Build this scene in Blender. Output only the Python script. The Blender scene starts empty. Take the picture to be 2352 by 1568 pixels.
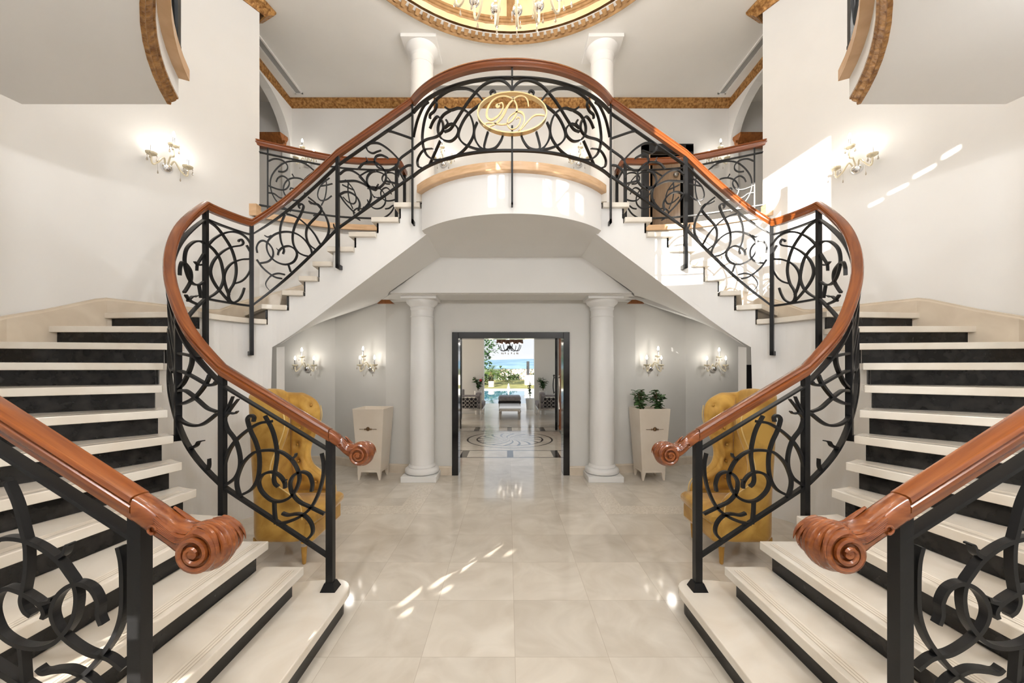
import bpy, math, random
from mathutils import Vector
random.seed(7)
C = bpy.context.scene.collection
PI = math.pi
E = 1.66            # eye height
CX, CY, F = 1167.0, 845.0, 880.0
CAMX = -0.04

# ------------------------------------------------------------------ helpers
def cr(pts, n=8):
    """Catmull-Rom through points (any dimension)"""
    if len(pts) < 3:
        out = []
        for k in range(n + 1):
            t = k / n
            out.append(tuple(a + (b - a) * t for a, b in zip(pts[0], pts[-1])))
        return out
    P = [tuple(2 * a - b for a, b in zip(pts[0], pts[1]))] + list(pts) + [tuple(2 * a - b for a, b in zip(pts[-1], pts[-2]))]
    out = []
    for i in range(1, len(P) - 2):
        p0, p1, p2, p3 = P[i - 1], P[i], P[i + 1], P[i + 2]
        for k in range(n):
            t = k / n
            out.append(tuple(0.5 * (2 * b + (c - a) * t + (2 * a - 5 * b + 4 * c - d) * t * t + (3 * b - a - 3 * c + d) * t ** 3)
                             for a, b, c, d in zip(p0, p1, p2, p3)))
    out.append(tuple(P[-2]))
    return out

class Path:
    """plan polyline with arc length"""
    def __init__(s, pts):
        s.p = [tuple(q[:2]) for q in pts]
        s.s = [0.0]
        for a, b in zip(s.p, s.p[1:]):
            s.s.append(s.s[-1] + math.hypot(b[0] - a[0], b[1] - a[1]))
        s.L = s.s[-1]
    def seg(s, d):
        for i in range(len(s.p) - 1):
            if d <= s.s[i + 1] or i == len(s.p) - 2:
                return i
    def at(s, d):
        i = s.seg(d); l = s.s[i + 1] - s.s[i]; t = (d - s.s[i]) / l
        a, b = s.p[i], s.p[i + 1]
        return (a[0] + (b[0] - a[0]) * t, a[1] + (b[1] - a[1]) * t)
    def tan(s, d):
        a = s.at(max(0, d - .03)); b = s.at(min(s.L, d + .03))
        l = math.hypot(b[0] - a[0], b[1] - a[1]); return ((b[0] - a[0]) / l, (b[1] - a[1]) / l)
    def nl(s, d):
        t = s.tan(d); return (-t[1], t[0])
    def near(s, q):
        best = (9e9, 0)
        n = 600
        for k in range(n + 1):
            d = s.L * k / n; a = s.at(d); e = (a[0] - q[0]) ** 2 + (a[1] - q[1]) ** 2
            if e < best[0]: best = (e, d)
        return best[1]
    def off(s, o):
        out = []
        n = len(s.p)
        for i in range(n):
            a = s.p[max(0, i - 1)]; b = s.p[min(n - 1, i + 1)]
            l = math.hypot(b[0] - a[0], b[1] - a[1]); t = ((b[0] - a[0]) / l, (b[1] - a[1]) / l)
            out.append((s.p[i][0] - t[1] * o, s.p[i][1] + t[0] * o))
        return Path(out)
    def sub(s, a, b, step=.05):
        n = max(1, int(math.ceil(abs(b - a) / step)))
        return [s.at(a + (b - a) * k / n) for k in range(n + 1)]
    def ray(s, px, lo=0, hi=1e9):
        """distance along path where the sight line of an image column meets it"""
        dx = (px - CX) / F
        best = None
        for i in range(len(s.p) - 1):
            a, b = s.p[i], s.p[i + 1]
            fa = a[0] - CAMX - dx * a[1]; fb = b[0] - CAMX - dx * b[1]
            if fa * fb <= 0 and fa != fb:
                t = fa / (fa - fb); d = s.s[i] + t * (s.s[i + 1] - s.s[i])
                if lo <= d <= hi and best is None: best = d
        if best is None:
            m = 9e9
            for k in range(200):
                d = max(lo, 0) + (min(hi, s.L) - max(lo, 0)) * k / 199
                a = s.at(d); f = abs(a[0] - CAMX - dx * a[1]) / a[1]
                if f < m: m = f; best = d
        return best

def lerp_table(tab, d):
    if d <= tab[0][0]:
        (a, za), (b, zb) = tab[0], tab[1]
    elif d >= tab[-1][0]:
        (a, za), (b, zb) = tab[-2], tab[-1]
    else:
        for (a, za), (b, zb) in zip(tab, tab[1:]):
            if a <= d <= b: break
    return za + (zb - za) * (d - a) / (b - a)

class MB:
    def __init__(s): s.v = []; s.f = []; s.uv = {}
    def quad(s, a, b, c, d):
        n = len(s.v); s.v += [a, b, c, d]; s.f.append((n, n + 1, n + 2, n + 3))
    def poly(s, pts):
        n = len(s.v); s.v += list(pts); s.f.append(tuple(range(n, n + len(pts))))
    def box(s, x0, x1, y0, y1, z0, z1):
        s.prism([(x0, y0), (x1, y0), (x1, y1), (x0, y1)], z0, z1)
    def prism(s, poly, z0, z1):
        a = 0
        for (p, q) in zip(poly, poly[1:] + poly[:1]): a += p[0] * q[1] - q[0] * p[1]
        if a < 0: poly = poly[::-1]
        n = len(s.v); k = len(poly)
        f0 = z0 if callable(z0) else (lambda x, y: z0)
        f1 = z1 if callable(z1) else (lambda x, y: z1)
        s.v += [(x, y, f0(x, y)) for x, y in poly] + [(x, y, f1(x, y)) for x, y in poly]
        s.f.append(tuple(range(n + k - 1, n - 1, -1))); s.f.append(tuple(range(n + k, n + 2 * k)))
        for i in range(k):
            j = (i + 1) % k; s.f.append((n + i, n + j, n + k + j, n + k + i))
    def frust(s, lo, hi):
        """loft between two equal-length rings of 3d points, capped"""
        n = len(s.v); k = len(lo); s.v += list(lo) + list(hi)
        s.f.append(tuple(range(n + k - 1, n - 1, -1))); s.f.append(tuple(range(n + k, n + 2 * k)))
        for i in range(k):
            j = (i + 1) % k; s.f.append((n + i, n + j, n + k + j, n + k + i))
    def rings(s, R, cap=True, close=True):
        n = len(s.v); k = len(R[0])
        for r in R: s.v += list(r)
        for i in range(len(R) - 1):
            for j in range(k if close else k - 1):
                m = (j + 1) % k
                s.f.append((n + i * k + j, n + i * k + m, n + (i + 1) * k + m, n + (i + 1) * k + j))
        if cap:
            s.f.append(tuple(range(n + k - 1, n - 1, -1))); e = n + (len(R) - 1) * k
            s.f.append(tuple(range(e, e + k)))
    def lathe(s, prof, c=(0, 0, 0), seg=24, a0=0, a1=2 * PI, ax='z'):
        full = abs(a1 - a0 - 2 * PI) < 1e-6
        n = len(s.v); k = len(prof); m = seg if full else seg + 1
        for i in range(m):
            a = a0 + (a1 - a0) * i / seg
            for r, z in prof:
                if ax == 'z': p = (c[0] + r * math.cos(a), c[1] + r * math.sin(a), c[2] + z)
                elif ax == 'y': p = (c[0] + r * math.cos(a), c[1] + z, c[2] + r * math.sin(a))
                else: p = (c[0] + z, c[1] + r * math.cos(a), c[2] + r * math.sin(a))
                s.v.append(p)
        for i in range(seg):
            i2 = (i + 1) % m
            for j in range(k - 1):
                s.f.append((n + i * k + j, n + i2 * k + j, n + i2 * k + j + 1, n + i * k + j + 1))
    def ball(s, c, r, seg=10, rz=None):
        rz = rz or r
        s.lathe([(max(1e-4, r * math.cos(t)), rz * math.sin(t)) for t in [(-.5 + k / 6) * PI for k in range(7)]], c, seg)
    def tube(s, pts, r, seg=8, cap=True):
        R = []; n = len(pts); up = None
        for i, p in enumerate(pts):
            p = Vector(p); t = (Vector(pts[min(n - 1, i + 1)]) - Vector(pts[max(0, i - 1)]))
            if t.length < 1e-9: t = Vector((0, 0, 1))
            t.normalize()
            if up is None: up = Vector((0, 0, 1)) if abs(t.z) < .9 else Vector((1, 0, 0))
            a = t.cross(up); a.normalize(); b = a.cross(t); up = b
            rr = r(i / (n - 1)) if callable(r) else r
            R.append([tuple(p + (a * math.cos(2 * PI * k / seg) + b * math.sin(2 * PI * k / seg)) * rr) for k in range(seg)])
        s.rings(R, cap)
    def flat(s, pts, nrm, t, w):
        """rectangular bar: t across in the plane, w along nrm"""
        R = []; n = len(pts)
        for i, p in enumerate(pts):
            p = Vector(p); tg = Vector(pts[min(n - 1, i + 1)]) - Vector(pts[max(0, i - 1)])
            if tg.length < 1e-9: tg = Vector((1, 0, 0))
            tg.normalize(); N = Vector(nrm[i]); b = tg.cross(N)
            if b.length < 1e-6: b = Vector((0, 0, 1))
            b.normalize()
            tt = t(i / (n - 1)) if callable(t) else t
            b = b * tt / 2; N = N * w / 2
            R.append([tuple(p + b + N), tuple(p + b - N), tuple(p - b - N), tuple(p - b + N)])
        s.rings(R)
    def sweep(s, pts, prof, cap=True):
        """profile (u = left of travel, v = up) along 3d points"""
        R = []; n = len(pts); base = len(s.v); k_ = len(prof); L_ = 0
        for i, p in enumerate(pts):
            if i: L_ += math.dist(pts[i - 1], p)
            for j in range(k_): s.uv[base + i * k_ + j] = (L_, j * .02)
            a = pts[max(0, i - 1)]; b = pts[min(n - 1, i + 1)]
            tx, ty = b[0] - a[0], b[1] - a[1]; l = math.hypot(tx, ty) or 1
            nx, ny = -ty / l, tx / l
            if 0 < i < n - 1:
                c = pts[i]
                t1 = (c[0] - a[0], c[1] - a[1]); t2 = (b[0] - c[0], b[1] - c[1])
                l1 = math.hypot(*t1) or 1; l2 = math.hypot(*t2) or 1
                cs = (t1[0] * t2[0] + t1[1] * t2[1]) / l1 / l2
                k = 1 / max(.5, math.sqrt(max(0, (1 + cs) / 2))); nx *= k; ny *= k
            R.append([(p[0] + nx * u, p[1] + ny * u, p[2] + v) for u, v in prof])
        s.rings(R, cap)
    def build(s, name, m, parent=None, mir=False, world=True, smooth=False, bevel=0, sub=0):
        me = bpy.data.meshes.new(name)
        o = (0, 0, 0)
        if parent is not None and world:
            r = parent
            while r.parent: r = r.parent
            o = r.location
        k = -1 if mir else 1
        me.from_pydata([(k * x - o[0], y - o[1], z - o[2]) for x, y, z in s.v], [], [f[::-1] for f in s.f] if mir else s.f)
        me.validate()
        if s.uv:
            lay = me.uv_layers.new(name='UVMap')
            for lp in me.loops: lay.data[lp.index].uv = s.uv.get(lp.vertex_index, (0, 0))
        me.materials.append(m)
        ob = bpy.data.objects.new(name, me); C.objects.link(ob)
        if parent: ob.parent = parent
        if smooth:
            for p in me.polygons: p.use_smooth = True
            if smooth != 'all':
                try: me.set_sharp_from_angle(angle=math.radians(40))
                except Exception: pass
        if bevel:
            b = ob.modifiers.new('b', 'BEVEL'); b.width = bevel; b.segments = 2; b.limit_method = 'ANGLE'
        if sub:
            b = ob.modifiers.new('s', 'SUBSURF'); b.levels = sub; b.render_levels = sub
        return ob

def thing(name, label, cat, loc=(0, 0, 0), rz=0, group=None):
    o = bpy.data.objects.new(name, None); C.objects.link(o)
    o.location = loc; o.rotation_euler = (0, 0, rz); o.empty_display_size = .1
    o['label'] = label; o['category'] = cat
    if group: o['group'] = group
    return o
def tag(o, label, cat, group=None, kind=None):
    o['label'] = label; o['category'] = cat
    if group: o['group'] = group
    if kind: o['kind'] = kind
    return o
def struct(o, label=None, cat=None):
    o['kind'] = 'structure'
    if label: o['label'] = label
    if cat: o['category'] = cat
    return o
def dup(root, loc, rz=0, label=None, group=None, scale=None):
    def cp(o, par):
        c = o.copy(); C.objects.link(c); c.parent = par
        for ch in list(o.children): cp(ch, c)
        return c
    r = cp(root, None); r.location = loc; r.rotation_euler = (0, 0, rz)
    if label: r['label'] = label
    if group: r['group'] = group
    if scale: r.scale = scale
    return r

# ------------------------------------------------------------------ materials
def lin(c): return tuple(((x / 255) / 12.92 if x / 255 <= .04045 else ((x / 255 + .055) / 1.055) ** 2.4) for x in c)
def mat(name, col, rough=.5, metal=0, spec=.5, coat=0, trans=0, ior=1.45, emis=None, es=0, sheen=0):
    m = bpy.data.materials.new(name); m.use_nodes = True
    b = m.node_tree.nodes['Principled BSDF']
    b.inputs['Base Color'].default_value = (*col, 1); b.inputs['Roughness'].default_value = rough
    b.inputs['Metallic'].default_value = metal; b.inputs['Specular IOR Level'].default_value = spec
    b.inputs['Coat Weight'].default_value = coat; b.inputs['Coat Roughness'].default_value = .08
    b.inputs['Transmission Weight'].default_value = trans; b.inputs['IOR'].default_value = ior
    if sheen: b.inputs['Sheen Weight'].default_value = sheen; b.inputs['Sheen Roughness'].default_value = .35
    if emis: b.inputs['Emission Color'].default_value = (*emis, 1); b.inputs['Emission Strength'].default_value = es
    return m
def nodes(m): return m.node_tree.nodes, m.node_tree.links, m.node_tree.nodes['Principled BSDF']
def noise_col(m, c1, c2, scale=4, detail=6, lo=.35, hi=.65, stretch=None, bump=0, dist=0, bscale=None):
    N, L, b = nodes(m)
    tc = N.new('ShaderNodeTexCoord'); mp = N.new('ShaderNodeMapping')
    if stretch: mp.inputs['Scale'].default_value = stretch
    L.new(tc.outputs['Object'], mp.inputs['Vector'])
    n = N.new('ShaderNodeTexNoise'); n.inputs['Scale'].default_value = scale; n.inputs['Detail'].default_value = detail
    n.inputs['Distortion'].default_value = dist
    L.new(mp.outputs[0], n.inputs['Vector'])
    r = N.new('ShaderNodeValToRGB'); r.color_ramp.elements[0].position = lo; r.color_ramp.elements[1].position = hi
    r.color_ramp.elements[0].color = (*c1, 1); r.color_ramp.elements[1].color = (*c2, 1)
    L.new(n.outputs[0], r.inputs[0]); L.new(r.outputs[0], b.inputs['Base Color'])
    if bump:
        bp = N.new('ShaderNodeBump'); bp.inputs['Strength'].default_value = bump; bp.inputs['Distance'].default_value = .02
        src = n
        if bscale:
            src = N.new('ShaderNodeTexNoise'); src.inputs['Scale'].default_value = bscale; L.new(tc.outputs['Object'], src.inputs['Vector'])
        L.new(src.outputs[0], bp.inputs['Height']); L.new(bp.outputs[0], b.inputs['Normal'])
    return m

M = {}
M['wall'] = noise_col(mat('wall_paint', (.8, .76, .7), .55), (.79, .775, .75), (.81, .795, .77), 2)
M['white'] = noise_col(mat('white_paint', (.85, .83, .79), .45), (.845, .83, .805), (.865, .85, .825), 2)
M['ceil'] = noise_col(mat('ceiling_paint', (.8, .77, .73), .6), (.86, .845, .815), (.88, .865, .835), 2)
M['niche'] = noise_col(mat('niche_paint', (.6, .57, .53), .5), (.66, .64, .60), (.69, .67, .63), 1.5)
M['tread'] = noise_col(mat('cream_marble', (.75, .68, .58), .16, spec=.5, coat=.3), lin((224, 213, 197)), lin((240, 233, 221)), 2.2, 8, .3, .7, (1, 1, 1), dist=1.2)
M['granite'] = noise_col(mat('black_granite', (.012, .011, .01), .14, spec=.35), (.008, .0075, .007), (.03, .027, .025), 14, 8, .45, .8)
M['skirt'] = noise_col(mat('marble_skirting', (.7, .6, .5), .25), lin((205, 190, 170)), lin((222, 209, 190)), 3, 8, .3, .7, dist=1)
def wood(name, c1, c2, rough=.28, coat=.5, st=(2, 2, 30)):
    m = mat(name, c1, rough, coat=coat); noise_col(m, c1, c2, 3, 8, .3, .7, st, bump=.02, dist=.6); return m
M['rail'] = wood('mahogany_rail', lin((104, 50, 20)), lin((146, 82, 40)), .27, .3, (3, 14, 14))
M['rail'].name = 'mahogany_carving'; M['carve'] = M['rail']
def rail_uv():
    m = mat('mahogany_rail', (.3, .1, .03), .26, coat=.3); N, L, b = nodes(m)
    u = N.new('ShaderNodeUVMap'); mp = N.new('ShaderNodeMapping'); mp.inputs['Scale'].default_value = (2.2, 42, 1); L.new(u.outputs[0], mp.inputs[0])
    n = N.new('ShaderNodeTexNoise'); n.inputs['Scale'].default_value = 1; n.inputs['Detail'].default_value = 6; n.inputs['Distortion'].default_value = .3; L.new(mp.outputs[0], n.inputs['Vector'])
    r = N.new('ShaderNodeValToRGB'); e = r.color_ramp.elements; e[0].position = .28; e[1].position = .72
    e[0].color = (*lin((98, 46, 14)), 1); e[1].color = (*lin((150, 82, 34)), 1)
    L.new(n.outputs[0], r.inputs[0]); L.new(r.outputs[0], b.inputs['Base Color']); return m
M['rail'] = rail_uv()
def grip():
    m = mat('grooved_marble', (.7, .6, .5), .3); N, L, b = nodes(m)
    u = N.new('ShaderNodeUVMap'); sp = N.new('ShaderNodeSeparateXYZ'); L.new(u.outputs[0], sp.inputs[0])
    a = N.new('ShaderNodeMath'); a.operation = 'MULTIPLY'; a.inputs[1].default_value = 3; L.new(sp.outputs[1], a.inputs[0])
    f = N.new('ShaderNodeMath'); f.operation = 'FRACT'; L.new(a.outputs[0], f.inputs[0])
    g = N.new('ShaderNodeMath'); g.operation = 'LESS_THAN'; g.inputs[1].default_value = .2; L.new(f.outputs[0], g.inputs[0])
    mx = N.new('ShaderNodeMixRGB'); L.new(g.outputs[0], mx.inputs[0]); mx.inputs[1].default_value = (*lin((232, 222, 207)), 1); mx.inputs[2].default_value = (*lin((176, 160, 138)), 1)
    L.new(mx.outputs[0], b.inputs['Base Color']); return m
M['grip'] = grip()
M['cap'] = wood('light_oak', lin((204, 164, 122)), lin((226, 190, 150)), .35, .2, (2, 2, 12))
M['oak'] = wood('oak_door', lin((150, 120, 92)), lin((176, 148, 118)), .4, .1, (14, 14, 1.2))
M['orange_wood'] = wood('orange_wood', lin((170, 84, 20)), lin((206, 116, 40)), .25, .5, (14, 14, 1.2))
M['bracket'] = wood('carved_wood', lin((120, 68, 26)), lin((160, 98, 44)), .4, .2, (8, 8, 2))
M['iron'] = mat('black_iron', (.007, .007, .0075), .36, metal=.0, spec=.35)
M['gold'] = noise_col(mat('gilded_moulding', (.45, .25, .08), .38, metal=.35), lin((128, 84, 38)), lin((194, 146, 86)), 26, 6, .35, .65, bump=.6)
M['goldp'] = noise_col(mat('gold_leaf', (.5, .3, .12), .5, metal=.1), lin((146, 110, 70)), lin((184, 146, 102)), 10, 4, .3, .7)
M['brass'] = mat('pale_gold_metal', lin((226, 200, 150)), .3, metal=.55)
M['dome'] = noise_col(mat('dome_stucco', (.8, .65, .4), .55), lin((228, 204, 158)), lin((243, 225, 186)), 3, 8, .3, .7)
M['velvet'] = noise_col(mat('mustard_velvet', (.5, .28, .05), .62, sheen=.6), lin((160, 116, 42)), lin((214, 170, 84)), 4.5, 8, .32, .68, dist=.8, bump=.08)
M['velvet_leg'] = noise_col(mat('mustard_lacquer', (.5, .28, .05), .4), lin((170, 124, 48)), lin((200, 154, 76)), 8)
M['piping'] = mat('pale_piping', lin((226, 196, 130)), .5)
M['chrome'] = mat('chrome', (.82, .82, .83), .08, metal=1)
M['smoke'] = mat('champagne_glass', lin((236, 224, 194)), .15, trans=.25, ior=1.45)
M['crystal'] = mat('crystal_drop', lin((214, 202, 186)), .05, trans=.6, ior=1.5)
M['bulb'] = mat('lit_bulb', (1, 1, 1), .4, emis=(1, .93, .82), es=14)
M['cream'] = noise_col(mat('cream_lacquer', (.78, .7, .6), .3, coat=.2), lin((228, 214, 196)), lin((234, 222, 206)), 3)
M['bronze'] = mat('aged_bronze', lin((124, 98, 70)), .35, metal=.8)
M['leaf'] = noise_col(mat('leaf_green', (.05, .12, .03), .4), lin((38, 66, 34)), lin((78, 110, 58)), 20)
M['leaf2'] = noise_col(mat('bush_green', (.05, .12, .03), .6), lin((36, 54, 28)), lin((84, 102, 50)), 3)
M['palm'] = noise_col(mat('palm_green', (.1, .2, .05), .5), lin((62, 88, 36)), lin((118, 136, 62)), 6)
M['stem'] = mat('stem_brown', lin((92, 74, 54)), .7)
M['soil'] = mat('soil', lin((58, 46, 36)), .9)
M['lacquer'] = mat('black_lacquer', (.006, .006, .007), .1, coat=.15)
M['dark'] = mat('dark_frame', lin((44, 44, 46)), .4)
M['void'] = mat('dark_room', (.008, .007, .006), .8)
M['grille'] = mat('grille_grey', lin((160, 160, 158)), .5)
M['glass'] = mat('clear_glass', (1, 1, 1), .02, trans=1, ior=1.05)
M['silver'] = mat('silver_metal', lin((190, 184, 176)), .25, metal=.8)
M['greyfab'] = noise_col(mat('grey_upholstery', (.3, .28, .27), .8), lin((128, 120, 118)), lin((146, 138, 136)), 12)
M['darkfab'] = mat('dark_seat', lin((40, 36, 36)), .8)
M['shade'] = mat('brown_shade', lin((98, 68, 52)), .7)
M['terr'] = noise_col(mat('terrace_stone', (.7, .62, .52), .18), lin((206, 192, 174)), lin((222, 210, 194)), 1.2)
M['stone'] = mat('white_stone', lin((226, 220, 210)), .6)
M['grass'] = noise_col(mat('lawn_grass', (.3, .35, .12), .9), lin((128, 128, 66)), lin((164, 156, 96)), 1.2)
M['house'] = mat('house_white', lin((206, 198, 188)), .7)
M['roof'] = mat('roof_tile', lin((196, 140, 108)), .8)
M['hill'] = noise_col(mat('hill_haze_blue', (.4, .5, .55), .9), lin((104, 136, 156)), lin((134, 162, 178)), .01)  # distant haze put into the base colour as blue
M['valley'] = noise_col(mat('valley_green', (.3, .35, .25), .9), lin((84, 100, 70)), lin((140, 142, 112)), .03)
M['tabletop'] = mat('white_tabletop', lin((226, 226, 224)), .12)
M['red'] = mat('red_flower', lin((190, 40, 44)), .6)

def water():
    m = mat('pool_water', lin((84, 152, 178)), .03, spec=.6)
    N, L, b = nodes(m)
    n = N.new('ShaderNodeTexNoise'); n.inputs['Scale'].default_value = 1.2
    bp = N.new('ShaderNodeBump'); bp.inputs['Strength'].default_value = .05
    tc = N.new('ShaderNodeTexCoord'); L.new(tc.outputs['Object'], n.inputs['Vector'])
    L.new(n.outputs[0], bp.inputs['Height']); L.new(bp.outputs[0], b.inputs['Normal']); return m
M['water'] = water()

def floor_mat():
    m = mat('floor_marble', (.7, .6, .5), .1, spec=.5)
    N, L, b = nodes(m)
    tc = N.new('ShaderNodeTexCoord'); sep = N.new('ShaderNodeSeparateXYZ'); L.new(tc.outputs['Object'], sep.inputs[0])
    T = .538
    def math_(op, a, bb=None, c=None):
        n = N.new('ShaderNodeMath'); n.operation = op
        for i, v in enumerate((a, bb, c)):
            if v is None: continue
            if isinstance(v, (int, float)): n.inputs[i].default_value = v
            else: L.new(v, n.inputs[i])
        return n.outputs[0]
    x, y = sep.outputs[0], sep.outputs[1]
    ux = math_('DIVIDE', math_('ADD', x, 20 * T), T); uy = math_('DIVIDE', math_('ADD', y, 20 * T - 2.740), T)
    fx, fy = math_('FRACT', ux), math_('FRACT', uy)
    ix, iy = math_('FLOOR', ux), math_('FLOOR', uy)
    ex = math_('MINIMUM', fx, math_('SUBTRACT', 1, fx)); ey = math_('MINIMUM', fy, math_('SUBTRACT', 1, fy))
    joint = math_('LESS_THAN', math_('MINIMUM', ex, ey), .0035)
    cmb = N.new('ShaderNodeCombineXYZ'); L.new(ix, cmb.inputs[0]); L.new(iy, cmb.inputs[1])
    wn = N.new('ShaderNodeTexWhiteNoise'); L.new(cmb.outputs[0], wn.inputs[0])
    # veined marble, shifted per tile
    sc = N.new('ShaderNodeVectorMath'); sc.operation = 'SCALE'; sc.inputs['Scale'].default_value = 9
    L.new(wn.outputs['Color'], sc.inputs[0])
    ad = N.new('ShaderNodeVectorMath'); ad.operation = 'ADD'; L.new(tc.outputs['Object'], ad.inputs[0]); L.new(sc.outputs[0], ad.inputs[1])
    n = N.new('ShaderNodeTexNoise'); n.inputs['Scale'].default_value = 2.6; n.inputs['Detail'].default_value = 9; n.inputs['Distortion'].default_value = 1.4
    L.new(ad.outputs[0], n.inputs['Vector'])
    r = N.new('ShaderNodeValToRGB'); e = r.color_ramp.elements
    e[0].position = .3; e[0].color = (*lin((206, 196, 181)), 1); e[1].position = .7; e[1].color = (*lin((226, 218, 205)), 1)
    L.new(n.outputs[0], r.inputs[0])
    hs = N.new('ShaderNodeHueSaturation'); L.new(r.outputs[0], hs.inputs['Color'])
    L.new(math_('ADD', math_('MULTIPLY', wn.outputs['Value'], .1), .93), hs.inputs['Value'])
    # mosaic border strips
    axx = math_('ABSOLUTE', x)
    def between(v, a, bb): return math_('MULTIPLY', math_('GREATER_THAN', v, a), math_('LESS_THAN', v, bb))
    m1 = math_('MULTIPLY', between(axx, 1.08, 1.32), between(y, 4.36, 5.45))
    m2 = math_('MULTIPLY', between(axx, 1.08, 2.7), between(y, 4.36, 4.62))
    mos = math_('MAXIMUM', m1, m2)
    vo = N.new('ShaderNodeTexVoronoi'); vo.inputs['Scale'].default_value = 60; L.new(tc.outputs['Object'], vo.inputs['Vector'])
    mr = N.new('ShaderNodeValToRGB'); mr.color_ramp.elements[0].color = (*lin((208, 197, 181)), 1); mr.color_ramp.elements[1].color = (*lin((232, 223, 209)), 1)
    L.new(vo.outputs['Color'], mr.inputs[0])
    mx = N.new('ShaderNodeMixRGB'); L.new(mos, mx.inputs[0]); L.new(hs.outputs[0], mx.inputs[1]); L.new(mr.outputs[0], mx.inputs[2])
    mj = N.new('ShaderNodeMixRGB'); L.new(math_('MULTIPLY', joint, .35), mj.inputs[0]); L.new(mx.outputs[0], mj.inputs[1]); mj.inputs[2].default_value = (*lin((150, 132, 110)), 1)
    # black inlay bands and medallion rings of the far hall
    def band(v, c, w): return math_('LESS_THAN', math_('ABSOLUTE', math_('SUBTRACT', v, c)), w)
    far = math_('GREATER_THAN', y, 6.2); inx = math_('LESS_THAN', axx, 1.62)
    bl = math_('MAXIMUM', math_('MAXIMUM', band(y, 7.12, .022), band(y, 7.72, .022)), math_('MAXIMUM', band(y, 10.1, .03), band(y, 10.75, .03)))
    bl = math_('MULTIPLY', bl, inx)
    cross = math_('MULTIPLY', math_('MAXIMUM', band(axx, .88, .07), band(axx, 0, .06)), math_('MAXIMUM', between(y, 7.12, 7.72), between(y, 10.1, 10.75)))
    ry = math_('SUBTRACT', y, 8.95)
    rad = math_('SQRT', math_('ADD', math_('MULTIPLY', x, x), math_('MULTIPLY', ry, ry)))
    ang = math_('ARCTAN2', ry, x)
    sp = math_('SINE', math_('ADD', math_('MULTIPLY', ang, 16), math_('MULTIPLY', rad, 14)))
    fan = math_('MULTIPLY', math_('GREATER_THAN', sp, .72), math_('LESS_THAN', rad, .74))
    ring = math_('MAXIMUM', math_('MAXIMUM', band(rad, .98, .02), band(rad, .76, .02)), fan)
    blk = math_('MULTIPLY', far, math_('MAXIMUM', math_('MAXIMUM', bl, cross), ring))
    mk = N.new('ShaderNodeMixRGB'); L.new(blk, mk.inputs[0]); L.new(mj.outputs[0], mk.inputs[1]); mk.inputs[2].default_value = (*lin((52, 46, 42)), 1)
    L.new(mk.outputs[0], b.inputs['Base Color'])
    L.new(math_('ADD', math_('MULTIPLY', mos, .15), .085), b.inputs['Roughness'])
    return m
M['floor'] = floor_mat()
LCH, LSP, LSUN, LSKY, LHALL, EXPO = 18.5, 20, 11, 0.75, 16, 0.5
# ------------------------------------------------------------------ plan of the left half (mirrored to the right)
RISE = .17
RAIL = Path(cr([(-1.24, 2.59), (-1.6, 2.59), (-1.97, 2.59), (-2.2, 2.63), (-2.40, 2.74), (-2.64, 2.94), (-2.84, 3.2), (-2.96, 3.46), (-3.0, 3.75),
                (-2.95, 4.0), (-2.85, 4.2), (-2.62, 4.33), (-2.3, 4.37), (-1.98, 4.37), (-1.5, 4.37), (-1.13, 4.37)], 6))
RX = Path([(-1.0, 2.59)] + RAIL.p + [(-.95, 4.37)])
T_IN = RX.off(.04); S_IN = RX.off(.09)
W_OUT = Path([(-1.0, 1.31), (-2.0, 1.31), (-2.5, 1.38), (-3.1, 1.6), (-3.7, 2.1), (-4.15, 2.75), (-4.28, 3.2), (-4.2, 3.5), (-4.06, 3.85),
              (-3.78, 4.3), (-3.33, 5.07), (-2.858, 5.31), (-2.474, 5.465), (-2.03, 5.53), (-1.62, 5.53), (-1.1, 5.53), (-.9, 5.53)])
INNER = {1: (-1.10, 2.55), 2: (-1.40, 2.55), 3: (-1.63, 2.55), 4: (-1.88, 2.55), 5: (-2.13, 2.57), 6: (-2.26, 2.6), 7: (-2.38, 2.66), 8: (-2.48, 2.74), 9: (-2.64, 2.88),
         10: (-2.79, 3.05), 11: (-2.92, 3.25), 12: (-3.01, 3.48), 13: (-3.05, 3.70), 14: (-2.80, 4.29), 15: (-2.62, 4.38), 16: (-2.45, 4.41), 17: (-2.29, 4.41),
         18: (-2.13, 4.41), 19: (-1.88, 4.41), 20: (-1.62, 4.41), 21: (-1.36, 4.41), 22: (-1.11, 4.41)}
ANG = {1: 90, 2: 90, 3: 90, 4: 90, 5: 84, 6: 73, 7: 61, 8: 46, 9: 35, 10: 22, 11: 10, 12: 1, 13: -6, 14: -45, 15: -58, 16: -72, 17: -82, 18: -90, 19: -90, 20: -90, 21: -90, 22: -90}

def hit(path, p, a):
    d = (-math.cos(math.radians(a)), -math.sin(math.radians(a)))
    best = None
    for i in range(len(path.p) - 1):
        q, r = path.p[i], path.p[i + 1]
        ex, ey = r[0] - q[0], r[1] - q[1]
        den = d[0] * ey - d[1] * ex
        if abs(den) < 1e-9: continue
        t = ((q[0] - p[0]) * ey - (q[1] - p[1]) * ex) / den
        u = ((q[0] - p[0]) * d[1] - (q[1] - p[1]) * d[0]) / den
        if t > .2 and -1e-6 <= u <= 1 + 1e-6 and (best is None or t < best[0]): best = (t, path.s[i] + u * (path.s[i + 1] - path.s[i]))
    return best[1]
sI = {n: T_IN.near(INNER[n]) for n in INNER}
sO = {n: hit(W_OUT, T_IN.at(sI[n]), ANG[n]) for n in INNER}
def soff_front(x):
    return 1.9 + (x + 2.735) / (2.735 - .97) * (3.23 - 1.9)

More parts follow.
